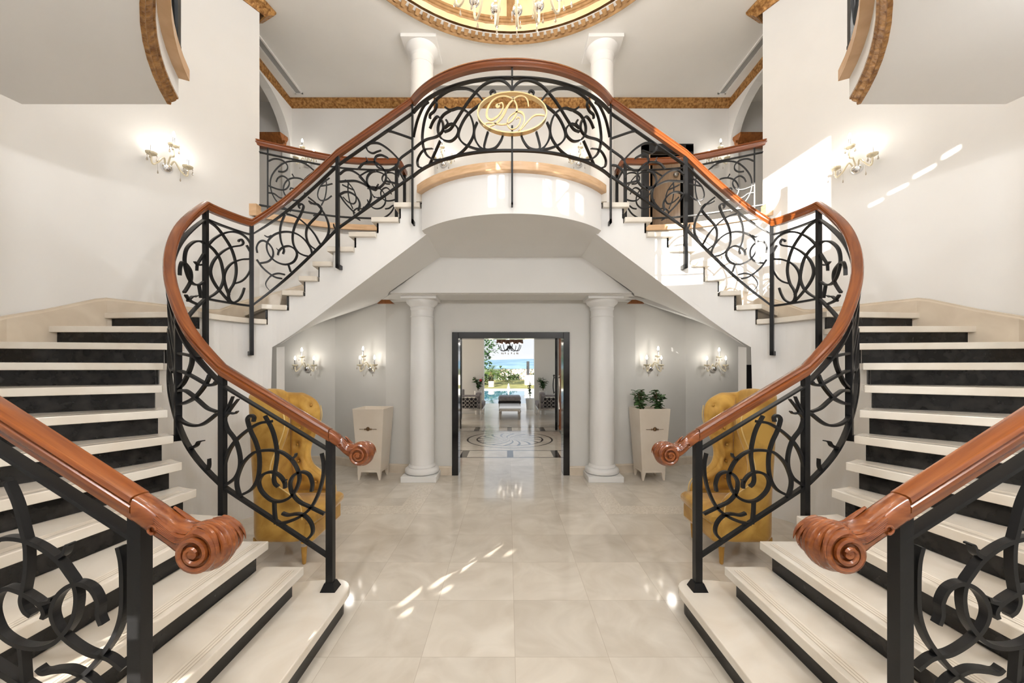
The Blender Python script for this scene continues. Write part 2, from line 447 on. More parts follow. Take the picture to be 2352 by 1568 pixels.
# ------------------------------------------------------------------ room shell
b = MB(); b.box(-5.5, 5.5, -3, 11.2, -.2, 0); fl = struct(b.build('floor', M['floor']))
NICHE_ = [(-5.2, 6.64), (-3.04, 6.64), (-1.95, 6.09), (-1.95, 5.95), (-.907, 5.95)]
# door wall with opening
b = MB()
b.prism([(-1.46, 5.95), (-.907, 5.95), (-.907, 6.15), (-1.46, 6.15)], 0, 3.6)
b.prism([(1.46, 5.95), (.907, 5.95), (.907, 6.15), (1.46, 6.15)], 0, 3.6)
b.box(-.907, .907, 5.95, 6.15, 2.215, 3.6)
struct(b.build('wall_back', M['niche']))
for k, nm in ((False, 'left'), (True, 'right')):
    b = MB()
    b.prism([(-1.46, 6.06), (-1.99, 6.11), (-3.04, 6.64), (-5.4, 6.64), (-5.4, 6.8), (-3.0, 6.8), (-1.94, 6.25), (-1.46, 6.15)], 0, 3.6)
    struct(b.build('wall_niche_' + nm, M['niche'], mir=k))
    # stair hall wall, one smooth curve, ends beside the upper gallery
    wp = Path(W_OUT.p[4:11]); w2 = Path(cr([(-4.05, 1.9)] + wp.p[1:], 6)); wo = w2.off(.28)
    b = MB(); b.prism(w2.p + wo.p[::-1], 0, 6.5)
    struct(b.build('wall_' + nm, M['wall'], mir=k, smooth=True))
    # wall under the gallery edge, above the flight
    ge = Path(cr(W_OUT.p[10:15], 6) + [W_OUT.p[15]])
    go = ge.off(.16)
    zb = lambda x, y: max(2.05, min(2.75, 2.75 + (x + 2.2) * .62))
    b = MB(); b.prism(ge.p + go.p[::-1], zb, 3.64)
    struct(b.build('wall_gallery_' + nm, M['wall'], mir=k, smooth=True))
    # oak nosing of gallery floor
    b = MB(); b.sweep([(x, y, 3.64) for x, y in [(-3.37, 5.0)] + ge.p], [(-.035, 0), (.06, 0), (.06, .075), (-.035, .075)])
    b.box(-3.43, -3.30, 4.96, 5.06, 3.64, 3.79)
    struct(b.build('trim_1' if not k else 'trim_2', M['cap'], mir=k))
    # upper side wall with arched niche
    b = MB()
    b.box(-4.12, -3.97, 4.95, 5.08, 3.72, 6.5); b.box(-4.12, -3.97, 6.92, 6.97, 3.72, 6.5)
    pts = [(6.0 - .92 * math.cos(PI * t / 24), 5.62 + .73 * math.sin(PI * t / 24)) for t in range(25)]
    for (y0, z0), (y1, z1) in zip(pts, pts[1:]):
        if y1 - y0 > 1e-4:
            b.frust([(-4.12, y0, z0), (-3.97, y0, z0), (-3.97, y1, z1), (-4.12, y1, z1)], [(-4.12, y0, 6.5), (-3.97, y0, 6.5), (-3.97, y1, 6.5), (-4.12, y1, 6.5)])
    b.box(-5.4, -4.0, 4.85, 4.95, 3.72, 6.5)
    struct(b.build('wall_upper_' + nm, M['wall'], mir=k))
    # helical soffit of the upper flight
    b = MB()
    Fr = [(-.97, 4.46, 3.23), (-1.4, 4.46, soff_front(-1.4)), (-1.71, 4.46, soff_front(-1.71)), (-2.0, 4.46, soff_front(-2.0)), (-2.735, 4.46, 1.9)]
    Bk = [(-.985, 5.4, 3.23), (-1.4, 5.4, 2.95), (-1.71, 5.4, 2.73), (-2.13, 6.15, 2.71), (-3.6, 6.66, 2.36)]
    Fr, Bk = cr(Fr, 6), cr(Bk, 6)
    G_ = [[tuple(f + (g - f) * t / 8 for f, g in zip(p, q)) for t in range(9)] for p, q in zip(Fr, Bk)]
    b.rings(G_, cap=False, close=False)
    b.rings([[(x, y, z + .06) for x, y, z in r] for r in G_], cap=False, close=False)
    struct(b.build('ceiling_flight_' + nm, M['ceil'], mir=k, smooth='all'))
# front wall behind the camera: upper window, plus slits invented to cast sun patches
b = MB()
def wall_y(b, y0, y1, rects, x0, x1, z0, z1):
    xs = sorted({x0, x1} | {r[0] for r in rects} | {r[1] for r in rects}); zs = sorted({z0, z1} | {r[2] for r in rects} | {r[3] for r in rects})
    for a, c in zip(xs, xs[1:]):
        run = None
        for d, e in zip(zs, zs[1:]):
            mx, mz = (a + c) / 2, (d + e) / 2
            solid = not any(r[0] < mx < r[1] and r[2] < mz < r[3] for r in rects)
            if solid:
                if run: run[1] = e
                else: run = [d, e]
            if not solid and run: b.box(a, c, y0, y1, *run); run = None
        if run: b.box(a, c, y0, y1, *run)
WINS = [(-1.45, .58, 4.2, 6.36)]
SUN_SLITS = [(c - .034, c + .034, z - .042, z + .042) for c, z in ((-2.72, 1.745), (-2.79, 1.69), (-2.86, 1.60), (-2.925, 1.525), (-2.99, 1.45), (-3.055, 1.37))]
SUN_SLITS += [(c + .12 - .035, c + .12 + .035, z - .05 - .02, z - .05 + .02) for c, z in ((-2.74, 1.72), (-2.83, 1.63), (-2.92, 1.53), (-3.0, 1.44))]
SUN_SLITS += [(c - .034, c + .034, z - .035, z + .035) for c, z in ((-3.24, 1.50), (-3.31, 1.53), (-3.38, 1.60), (-3.46, 1.64), (-3.62, 1.66))]
SUN_SLITS += [(-3.07, -2.99, 5.12, 5.44), (-2.95, -2.90, 5.2, 5.5), (-2.52, -2.45, 5.15, 5.42), (-2.40, -2.30, 5.12, 5.46), (-2.24, -2.18, 5.2, 5.4)]
SUN_SLITS += [(.90, 1.02, 5.31, 5.345), (1.05, 1.2, 5.34, 5.375), (1.23, 1.38, 5.38, 5.42), (1.41, 1.52, 5.41, 5.46)]
wall_y(b, -1.53, -1.5, WINS + SUN_SLITS, -5.2, 5.2, 0, 6.6)
struct(b.build('wall_front', M['wall']))
for k in (False, True):
    b = MB(); b.box(-5.55, -5.4, -1.7, 7.3, 0, 6.6); struct(b.build('wall_outer_' + ('right' if k else 'left'), M['wall'], mir=k))
    b = MB(); b.box(-4.4, -4.25, -1.6, 2.0, 0, 6.5); b.prism([(-4.4, 1.9), (-4.0, 1.9), (-4.0, 2.0), (-4.4, 2.0)], 0, 6.5)
    struct(b.build('wall_side_' + ('right' if k else 'left'), M['wall'], mir=k))
# upper floor slab edges and balcony
b = MB()
arc = [(1.32 * math.sin(t), 5.19 - 1.32 * math.cos(t)) for t in [math.radians(-50.5 + 101 * k / 24) for k in range(25)]]
b.prism(arc + [(1.01, 4.46), (.985, 5.42), (-.985, 5.42), (-1.01, 4.46)], 3.22, 3.64)
struct(b.build('wall_balcony', M['white'], smooth=True))
b = MB()
arc2 = [(1.385 * math.sin(t), 5.19 - 1.385 * math.cos(t)) for t in [math.radians(-50.5 + 101 * k / 24) for k in range(25)]]
b.prism(arc2 + [(1.0, 4.4), (-1.0, 4.4)], 3.63, 3.72)
struct(b.build('trim_balcony', M['cap'], smooth=True, bevel=.008))
b = MB()
ge = Path(cr(W_OUT.p[10:15], 6) + [W_OUT.p[15]])
hp = [(-1.1, 4.42)] + ge.p[::-1] + [(-5.4, 5.07), (-5.4, 7.0)]
b.prism(hp + [(-x, y) for x, y in hp[::-1]], 3.58, 3.715)
struct(b.build('floor_upper', M['tread']))
# beam over columns, niche ceiling
b = MB()
b.frust([(-1.71, 5.4, 2.72), (1.71, 5.4, 2.72), (1.71, 5.5, 2.72), (-1.71, 5.5, 2.72)], [(-.985, 5.4, 3.24), (.985, 5.4, 3.24), (.985, 5.5, 3.24), (-.985, 5.5, 3.24)])
struct(b.build('trim_beam', M['ceil']))
b = MB(); b.prism([(-1.71, 5.46), (1.71, 5.46), (2.13, 6.15), (-2.13, 6.15)], 2.712, 2.76); struct(b.build('ceiling_niche', M['ceil']))
# upper back wall with door opening, cornice
b = MB(); wall_y(b, 6.97, 7.12, [(2.46, 3.22, 3.72, 5.62)], -5.45, 5.45, 3.6, 6.6); struct(b.build('wall_upper_back', M['wall']))
crown = [(0, 0), (.012, 0), (.02, .015), (.03, .03), (.055, .06), (.075, .075), (.085, .1), (.085, .12), (0, .12)]
b = MB(); b.sweep([(-3.97, 4.9, 6.38), (-3.97, 6.97, 6.38), (3.97, 6.97, 6.38), (3.97, 4.9, 6.38)], [(-u, v) for u, v in crown])
struct(b.build('trim_cornice', M['gold']))
for k in (False, True):
    b = MB(); q = Path(cr([(-4.05, 1.9)] + W_OUT.p[5:11], 6))
    b.sweep([(x, y, 6.36) for x, y in q.p] + [(-3.30, 5.12, 6.36), (-3.5, 5.25, 6.36)], [(-u * 1.2, v * 1.17) for u, v in crown])
    struct(b.build('trim_wall_cornice_' + ('right' if k else 'left'), M['gold'], mir=k))
# ceiling with the round dome opening
b = MB(); R_ = 2.12; cy = 3.43; N_ = 64
AA = sorted([2 * PI * i / 64 for i in range(64)] + [math.atan2(y_, x_) % (2 * PI) for x_ in (5.5, -5.5) for y_ in (7.3 - cy, -cy - 1.8)]); N_ = len(AA)
circ = [(R_ * math.cos(a), cy + R_ * math.sin(a)) for a in AA]
def sq(i):
    a = AA[i]; c, s_ = math.cos(a), math.sin(a)
    tx = (5.5 / abs(c)) if abs(c) > 1e-6 else 9e9
    ty = ((7.3 - cy) if s_ > 0 else (cy + 1.8)) / abs(s_) if abs(s_) > 1e-6 else 9e9
    t = min(tx, ty); return (c * t, cy + s_ * t)
for i in range(N_):
    j = (i + 1) % N_
    b.poly([(*circ[i], 6.5), (*circ[j], 6.5), (*sq(j), 6.5), (*sq(i), 6.5)])
    b.poly([(*circ[i], 6.62), (*sq(i), 6.62), (*sq(j), 6.62), (*circ[j], 6.62)])
struct(b.build('ceiling', M['ceil']))
b = MB()
pr = [(2.08 * math.cos(t), 6.68 + 1.35 * math.sin(t)) for t in [PI / 2 * i / 14 for i in range(15)]]
b.lathe([(2.08, 6.5)] + [(max(r, .001), z) for r, z in pr], (0, cy, 0), 72)
struct(b.build('ceiling_dome', M['dome'], smooth='all'))
b = MB()
b.lathe([(2.27, 6.5), (2.27, 6.465), (2.255, 6.455), (2.235, 6.465), (2.23, 6.485), (2.195, 6.50), (2.17, 6.515), (2.155, 6.535), (2.12, 6.545), (2.085, 6.575), (2.07, 6.61), (2.05, 6.612), (2.045, 6.635), (2.025, 6.637), (2.025, 6.665), (2.1, 6.68)], (0, cy, 0), 96)
for i in range(136):
    a = 2 * PI * (i + .5) / 136; c, s_ = math.cos(a), math.sin(a)
    def P(r, t, z): return (r * c - t * s_, cy + r * s_ + t * c, z)
    b.frust([P(2.20, -.022, 6.462), P(2.20, .022, 6.462), P(2.135, .034, 6.50), P(2.135, -.034, 6.50)], [P(2.215, -.022, 6.50), P(2.215, .022, 6.50), P(2.15, .034, 6.55), P(2.15, -.034, 6.55)])
struct(b.build('trim_dome_ring', M['goldp']))
for i in range(8):
    a = PI / 2 + 2 * PI * i / 8; b = MB()
    for w_, r_ in ((.06, 0), (.035, .02), (.012, .035)):
        R = []
        for t in [PI / 2 * j / 14 for j in range(14)]:
            rr = (2.075 - r_) * math.cos(t); z = 6.66 + (1.35 - r_) * math.sin(t)
            R.append([(rr * math.cos(a) - w * math.sin(a), cy + rr * math.sin(a) + w * math.cos(a), z) for w in (-w_, w_)])
        for p, q in zip(R, R[1:]): b.quad(p[0], p[1], q[1], q[0])
    struct(b.build('trim_dome_rib', M['goldp']))
# ring gallery above and behind the camera
ga = [math.radians(205.2 + (334.8 - 205.2) * i / 40) for i in range(41)]
gc = (0, 3.7)
def gar(r): return [(r * math.cos(a), gc[1] + r * math.sin(a)) for a in ga]
b = MB()
inn = gar(2.535)
inn2 = gar(2.58)
b.prism(inn2 + [(3.34, 2.6), (3.36, 2.5), (4.3, 1.6), (4.3, -1.5), (-4.3, -1.5), (-4.3, 1.6), (-3.36, 2.5), (-3.34, 2.6)], 3.45, 3.505)
b.prism(inn + [(3.34, 2.6), (3.36, 2.5), (4.3, 1.6), (4.3, -1.5), (-4.3, -1.5), (-4.3, 1.6), (-3.36, 2.5), (-3.34, 2.6)], 3.50, 3.66)
struct(b.build('ceiling_gallery', M['white'], smooth=True))
b = MB(); b.sweep([(x, y, 3.45) for x, y in gar(2.5)], [(-.095, -.004), (-.076, -.004), (-.072, .008), (-.074, .014), (-.058, .024), (-.048, .034), (-.046, .042), (-.036, .047), (-.034, .057), (-.08, .057)])
struct(b.build('trim_gallery_cornice', M['gold'], smooth=True))
b = MB(); b.sweep([(x, y, 3.64) for x, y in gar(2.5)], [(-.14, 0), (.025, 0), (.025, .075), (-.14, .075)])
struct(b.build('trim_gallery_cap', M['cap'], smooth=True))
# unseen spotlights added under the gallery soffit as front fill
PTS = []
for i, (x, y) in enumerate(((-1.1, .3), (1.1, .3), (-2.6, 1.2), (2.6, 1.2), (-2.2, -.6), (2.2, -.6))):
    t = thing('fill_spotlight', 'round fill spotlight added in the gallery soffit, out of view', 'added fill light', (x, y, 3.45), 0, 'added fill spotlights of the gallery soffit')
    b = MB(); b.lathe([(.085, 0), (.085, -.008), (.06, -.01), (.06, 0)], (0, 0, 0), 24); b.build('trim_ring', M['white'], t, world=False)
    b = MB(); b.lathe([(.001, -.003), (.06, -.003)], (0, 0, 0), 24); b.build('lens', M['bulb'], t, world=False)
    PTS.append((x, y, 3.26, (2.9, 3.1, .06, .8, .06, .8)[i]))

for i, (x, y) in enumerate(((-2.4, -.7), (-.8, -.9), (.8, -.9), (2.4, -.7))):  # unseen spotlights added overhead to brighten the balcony front
    t = thing('fill_spotlight', 'round fill spotlight added in the high ceiling, out of view', 'added fill light', (x, y, 6.5), 0, 'added fill spotlights of the high ceiling')
    b = MB(); b.lathe([(.085, 0), (.085, -.008), (.06, -.01), (.06, 0)], (0, 0, 0), 24); b.build('trim_ring', M['white'], t, world=False)
    b = MB(); b.lathe([(.001, -.003), (.06, -.003)], (0, 0, 0), 24); b.build('lens', M['bulb'], t, world=False)
    PTS.append((x, y, 6.4, (.4, 2.0, 2.2, 1.9)[i]))
# baseboards
for k, nm in ((False, 'left'), (True, 'right')):
    b = MB()
    b.sweep([(-.91, 5.95, 0), (-1.46, 5.95, 0), (-1.46, 6.06, 0), (-1.99, 6.11, 0), (-3.04, 6.64, 0), (-5.2, 6.64, 0)], [(0, 0), (.022, 0), (.022, .12), (.014, .135), (0, .14)])
    struct(b.build('baseboard_niche_' + nm, M['skirt'], mir=k))
    # sloping skirting along the stair wall
    b = MB(); n = 60; d0 = W_OUT.s[5]; d1 = sO[22]
    tab = [(sO[i], i * RISE) for i in range(7, 23)]
    pts = []
    for i in range(n + 1):
        d = d0 + (d1 - d0) * i / n; x, y = W_OUT.at(d)
        if sO[13] <= d <= sO[14]: z = 13 * RISE + .0 + max(0, (d - (sO[14] - .3)) / .3) * RISE * (d > sO[14] - .3)
        else: z = lerp_table(tab, d)
        pts.append((x, y, z))
    b.sweep(pts, [(.0, -.25), (-.022, -.25), (-.022, .125), (-.014, .14), (-.014, .15), (0, .155)])
    struct(b.build('baseboard_stair_' + nm, M['skirt'], mir=k))

# ------------------------------------------------------------------ staircases
def stairs(mir, nm):
    side = 'right' if mir else 'left'
    root = thing('staircase', 'curved cream marble staircase with black risers sweeping up the %s side of the hall' % side, 'staircase',
                 ((1 if mir else -1) * 1.4, 1.95, 0))
    # bottom step with a rounded end
    b = MB()
    def step1(o):
        pts = [(-1.6, 1.22 + o), (-1.12 - o, 1.22 + o)]
        c = (-1.26, 2.57); r = .145 - o
        for i in range(9):
            a = -.05 + (PI / 2 + .35) * i / 8
            pts.append((c[0] + r * math.cos(a), c[1] + r * math.sin(a)))
        pts += [(-1.6, 2.66 - o)]
        return pts
    b.prism(step1(0), RISE - .055, RISE); b.build('tread', M['tread'], root, mir, bevel=.006)
    b = MB(); b.prism(step1(.035), 0, RISE - .055); b.build('riser', M['granite'], root, mir)
    for n in range(2, 22):
        b = MB(); z = n * RISE
        inn = T_IN.sub(sI[n], sI[n + 1] + .05, .06)
        out = W_OUT.sub(sO[n], sO[n + 1] + .05, .08)
        b.prism(inn + out[::-1], z - .055, z); tr = b.build('tread', M['tread'], root, mir, bevel=.005)
        def strip(o, zt):
            p = T_IN.at(sI[n]); q = W_OUT.at(sO[n]); l = math.hypot(q[0] - p[0], q[1] - p[1]); u = ((q[0] - p[0]) / l, (q[1] - p[1]) / l)
            w = (u[1], -u[0]); t = T_IN.tan(sI[n])
            if w[0] * t[0] + w[1] * t[1] < 0: w = (-w[0], -w[1])
            return [(p[0] + u[0] * a + w[0] * o, p[1] + u[1] * a + w[1] * o, zt) for a in (.05, l - .06)]
        b = MB(); (a0, a1), (c0, c1) = strip(.035, z + .0008), strip(.085, z + .0008); b.quad(a0, a1, c1, c0); b.uv = {0: (0, 0), 1: (1, 0), 2: (1, 1), 3: (0, 1)}
        b.build('grip_strip', M['grip'], tr, mir)
    for n in range(2, 23):
        z1 = n * RISE - (.055 if n < 22 else .09); z0 = (n - 1) * RISE
        p = T_IN.at(sI[n]); q = W_OUT.at(sO[n]); l = math.hypot(q[0] - p[0], q[1] - p[1]); u = ((q[0] - p[0]) / l, (q[1] - p[1]) / l)
        w = (u[1], -u[0])                     # uphill perpendicular
        t = T_IN.tan(sI[n])
        if w[0] * t[0] + w[1] * t[1] < 0: w = (-w[0], -w[1])
        p0 = (p[0] + u[0] * .05 + w[0] * .05, p[1] + u[1] * .05 + w[1] * .05); q0 = (q[0] + w[0] * .05, q[1] + w[1] * .05)
        b = MB(); b.prism([p0, q0, (q0[0] + w[0] * .02, q0[1] + w[1] * .02), (p0[0] + w[0] * .02, p0[1] + w[1] * .02)], z0, z1)
        b.build('riser', M['granite'], root, mir)
    # plastered inner side wall following the steps
    b = MB()
    for n in range(2, 23):
        a0 = sI[n] + .055; a1 = (sI[n + 1] + .055) if n < 22 else S_IN.L - .005
        pts = S_IN.sub(S_IN.near(T_IN.at(a0)), S_IN.near(T_IN.at(a1)) if n < 22 else S_IN.L, .05)
        zt = n * RISE - .055 if n < 22 else 3.64
        for (x0, y0), (x1, y1) in zip(pts, pts[1:]):
            base = []
            for x, y in ((x0, y0), (x1, y1)):
                base.append(0 if (y < 4.3 or x < -2.74) else soff_front(x))
            b.quad((x0, y0, base[0]), (x1, y1, base[1]), (x1, y1, zt), (x0, y0, zt))
    x = -2.735
    b.quad((x, 4.46, 0), (x, 4.62, 0), (x, 4.62, 1.92), (x, 4.46, 1.9))
    b.build('stringer', M['white'], root, mir, smooth=True)
    b = MB()                                   # outer side wall near the front
    for n in range(2, 8):
        pts = W_OUT.off(-.05).sub(sO[n] + .055, sO[n + 1] + .055, .08); zt = n * RISE - .055
        for (x0, y0), (x1, y1) in zip(pts, pts[1:]):
            b.quad((x1, y1, 0), (x0, y0, 0), (x0, y0, zt), (x1, y1, zt))
    b.build('outer_stringer', M['white'], root, mir)
stairs(False, 'left'); stairs(True, 'right')

# ------------------------------------------------------------------ railings
HPROF = [(-.026, -.082), (.026, -.082), (.03, -.06), (.037, -.05), (.037, -.034), (.030, -.028), (.038, -.018), (.032, -.004), (.018, 0), (-.018, 0), (-.032, -.004), (-.038, -.018), (-.030, -.028), (-.037, -.034), (-.037, -.05), (-.03, -.06)]

class Panel:
    """vertical surface over a plan path: pixel traces become ironwork lying in it"""
    def __init__(s, path): s.path = path
    def px(s, pts, lo, hi):
        out = []
        for x, y in pts:
            d = s.path.ray(x, lo, hi); q = s.path.at(d); out.append((d, E - (y - CY) * q[1] / F))
        return out
    def p3(s, dz): 
        return [(*s.path.at(d), z) for d, z in dz], [(*s.path.nl(d), 0) for d, _ in dz]

def orn(mb, pan, traces, ox, oy, sc, lo, hi, t=.017, w=.026, taper=True, mirror_d=None):
    for tr in traces:
        tw = isinstance(tr, tuple)
        pts = [tuple(float(q) for q in p.split(',')) for p in (tr[0] if tw else tr).split()]
        dz = cr([(ox + x / sc, oy + y / sc) for x, y in pts], 6)
        dz = pan.px(dz, lo, hi)
        for rep in ((None, mirror_d) if mirror_d else (None,)):
            e = dz if rep is None else [(rep - d, z) for d, z in dz]
            p, n = pan.p3(e)
            mb.flat(p, n, (lambda u: t * (1 - .6 * u)) if tw else t, w)
def orn_sv(mb, pan, curves, zt, zb, t=.017, w=.026):
    """curves given as (distance, height fraction between lower and upper bar)"""
    for c in curves:
        c = cr(c, 6)
        dz = [(d, lerp_table(zb, d) + v * (lerp_table(zt, d) - lerp_table(zb, d))) for d, v in c]
        p, n = pan.p3(dz); mb.flat(p, n, t, w)
def bar(path, tab, a, b_, t, w, step=.04):
    mb = MB(); n = max(2, int((b_ - a) / step))
    ds = sorted({a + (b_ - a) * k / n for k in range(n + 1)} | {d for d, _ in tab if a < d < b_})
    mb.flat([(*path.at(d), lerp_table(tab, d)) for d in ds], [(*path.nl(d), 0) for d in ds], t, w); return mb
def post(path, d, z0, z1, s=.042, off=0, w=None):
    x, y = path.at(d); t = path.tan(d); n = path.nl(d); h = s / 2; w = (w or s) / 2
    x += n[0] * off; y += n[1] * off
    mb = MB(); mb.prism([(x + t[0] * h * i + n[0] * w * j, y + t[1] * h * i + n[1] * w * j) for i, j in ((-1, -1), (1, -1), (1, 1), (-1, 1))], z0, z1); return mb
def foot(mb, path, d, z, into=.10, s=.042):
    x, y = path.at(d); t = path.tan(d); n = path.nl(d); h = s / 2
    mb.prism([(x + t[0] * h * i + n[0] * o, y + t[1] * h * i + n[1] * o) for i, o in ((-1, -.02), (1, -.02), (1, into), (-1, into))], z, z + .045)

def scroll_end(root, mir, cx, cy, cz, nx, nz, r=.072, wd=.054, slope=.66):
    """carved volute closing a handrail; (nx,nz) is where the plain rail ends"""
    b = MB(); R = []
    top = [(nx, nz), (nx + .05, nz - .033), (cx - .11, cz + r * 1.18), (cx - .07, cz + r * .95), (cx - .035, cz + r * .92), (cx, cz + r)]
    bot = [(nx, nz - .082), (nx + .05, nz - .118), (cx - .115, cz + .01), (cx - .085, cz - .012), (cx - .05, cz - .03), (cx, cz - .03)]
    tp, bt = cr(top, 5), cr(bot, 5)
    n = len(tp)
    for i in range(n):
        u = i / (n - 1); w = .038 + (wd - .038) * u * u
        (x0, z0), (x1, z1) = tp[i], bt[i]; m = (z0 + z1) / 2; h = (z0 - z1) / 2
        ring = []
        for k in range(16):
            a = 2 * PI * k / 16
            c_, s_ = math.cos(a), math.sin(a)
            ring.append((x0 + (x1 - x0) * (.5 - .5 * s_), cy + w * math.copysign(abs(c_) ** .5, c_), m + h * math.copysign(abs(s_) ** .6, s_)))
        R.append(ring)
    b.rings(R)
    # rolled barrel with rounded rims and ring grooves
    prof = [(.001, -wd - .004), (r * .55, -wd - .004), (r * .86, -wd), (r * .97, -wd + .012)]
    for k in range(9):
        v = -wd + .02 + (2 * wd - .04) * k / 8
        prof += [(r * (1.03 if k % 2 else .985) + .008 * math.sin(PI * k / 8), v)]
    prof += [(r * .97, wd - .012), (r * .86, wd), (r * .55, wd + .004), (.001, wd + .004)]
    b.lathe(prof, (cx, cy, cz), 32, ax='y')
    b.build('scroll_end', M['carve'], root, mir, smooth=True)
    b = MB()
    for sd in (-1, 1):
        pts = []
        for k in range(60):
            u = k / 59; a = PI * .5 - u * 2 * PI * 2.15; rr = r * (.92 - .74 * u)
            pts.append((cx + rr * math.cos(a), cy + sd * (wd + .004 + .012 * u), cz + rr * math.sin(a)))
        b.tube(pts, lambda u: .011 - .004 * u, 6)
        b.lathe([(.001, 0), (.014, 0), (.014, .012), (.001, .014)] if sd > 0 else [(.001, -.014), (.014, -.012), (.014, 0), (.001, 0)], (cx, cy + sd * (wd + .006), cz), 14, ax='y')
        # acanthus veins on the flanks and the top
        for j in range(7):
            pts = []
            for k in range(12):
                u = k / 11; i = min(n - 1, int(u * (n - 1))); (x0, z0), (x1, z1) = tp[i], bt[i]
                f = (.04 + j * .1) * (1 - u * .75) + .02
                w = .038 + (wd - .038) * u * u
                pts.append((x0 + (x1 - x0) * f + .05 * (1 - u), cy + sd * (w * (1.0 if f > .12 else .8) + .001), z0 + (z1 - z0) * f - .03 * (1 - u)))
            b.tube(cr(pts[2:], 2), lambda u: .0075 * math.sin(PI * min(1, .15 + u * .85)) + .001, 6)
        pts = [(nx + .075 + .013 * math.cos(a), cy + sd * .043, nz - .10 + .013 * math.sin(a)) for a in [2 * PI * k / 12 for k in range(11)]]
        b.tube(pts, .005, 6)
    for j in range(7):
        y = cy + (j - 3) * .02
        a0 = 1.75
        pts = [(cx + (r * 1.03) * math.cos(a0 - 1.9 * u), cy + (y - cy) * (.55 + .6 * u) , cz + (r * 1.03) * math.sin(a0 - 1.9 * u)) for u in [k / 11 for k in range(12)]]
        pre = [(nx + .04 + .02 * k, cy + (y - cy) * (.6), 0) for k in range(1)]
        b.tube(pts, lambda u: .007 * math.sin(PI * min(1, .12 + u * .88)) + .001, 6)
    b.build('carving', M['carve'], bpy.data.objects[root.children[-1].name], mir, smooth=True)

# --- traces of the ironwork
P1 = ["685,580 600,595 500,660 430,735 390,820 376,900 376,985", "376,560 400,630 450,700 478,790 480,870 455,935 410,975 372,998",
      "478,1062 460,990 466,930 500,850 555,792 600,772 680,765 750,780 810,825 850,890 862,950 840,1020 800,1070 740,1094 680,1085 620,1030 602,970 625,925 680,905 730,925 765,970 770,1010",
      "566,582 570,555 550,542 530,560 532,590 552,650 580,710 602,790 605,880 590,960 550,1020 480,1058",
      "640,545 685,630 710,720 718,800 708,880 698,945 705,980 726,1000",
      "940,1030 945,980 925,925 880,905 830,925 803,975 815,1040 860,1095 930,1130 1022,1175",
      "1005,785 1017,850 1015,930 990,1030 940,1130 870,1190 790,1225 720,1240", "700,1095 703,1170 712,1238",
      "752,1170 790,1182 850,1175 900,1190 940,1240 945,1300 898,1352",
      ("808,825 835,805 840,785",), ("764,970 778,956",), ("368,560 410,480 435,420",), ("368,575 420,500 470,437",), ("362,560 370,500 384,420",),
      ("368,560 410,528 445,530 465,515",)]
P1B = [("165,752 200,735 215,712 245,705",), ("265,897 280,870 282,820",)]
P2 = ["100,855 180,870 265,893", "212,840 207,930 180,1010 140,1090 90,1138", "85,985 150,1005 220,1040 290,1080 340,1105 382,1098 398,1080",
      "348,1025 320,1090 270,1160 220,1210 150,1245 95,1255", "80,1190 110,1152 155,1147 210,1182 260,1225 330,1285 400,1312", "90,1330 130,1385 190,1415 260,1420 320,1395 402,1330"]
P3 = ["462,540 430,525 370,532 310,590 290,680 300,770 330,860 370,910 420,915 462,890", "285,985 310,950 345,880 345,800 310,740 270,712 250,760 246,830",
      "300,1010 340,1060 400,1090", ("318,1062 360,1022 380,1025 405,1012",), "418,915 438,1035", ("462,640 430,690 405,735 400,790",), ("440,735 410,738 380,708",)]
P4 = ["500,340 580,400 650,490 710,590 745,700 755,800 735,900 700,960 685,1010 700,1060 735,1075 780,1050 810,1000 828,945",
      "500,560 560,500 640,455 720,440 800,460 860,510 900,590 905,680 890,760 850,840 800,885 740,905", "500,555 560,610 610,690 635,790 640,870 610,950 560,1000 500,1035",
      "776,528 784,512 805,512 818,540 795,563 710,578 630,620 560,690 525,770 530,840 570,920 640,1010 695,1070", "848,560 870,600 892,645 880,682 800,690 720,720 665,780 645,850 660,930 690,1010"]
P5 = ["1210,280 1300,310 1390,380 1460,460 1500,530 1515,555", "1192,285 1160,370 1150,450 1160,530 1185,600 1176,640", "1326,228 1318,205 1338,190 1362,210 1335,285 1290,370 1265,460 1270,550 1310,620 1360,650 1408,662",
      "944,628 938,580 960,535 1000,520 1050,550 1085,605 1083,665 1040,708 962,724", "1438,635 1425,590 1370,510 1290,455 1190,440 1100,465 1040,525 1030,590 1060,660 1120,712 1200,735 1270,710 1302,650 1285,600 1235,570 1180,578 1142,610 1130,650",
      "1405,130 1480,190 1550,280 1588,380 1580,470 1530,552", "1410,165 1450,188 1500,198 1522,245 1470,310 1400,390 1385,470 1410,550 1470,600",
      "940,690 990,760 1060,820 1110,850 1168,862", ("1192,825 1130,815 1070,835 1025,890 1025,930 1055,968",), "1225,735 1246,800", ("1075,475 1040,487 1008,472",), ("1660,425 1640,400 1632,370",), ("1150,612 1132,604 1117,588",)]
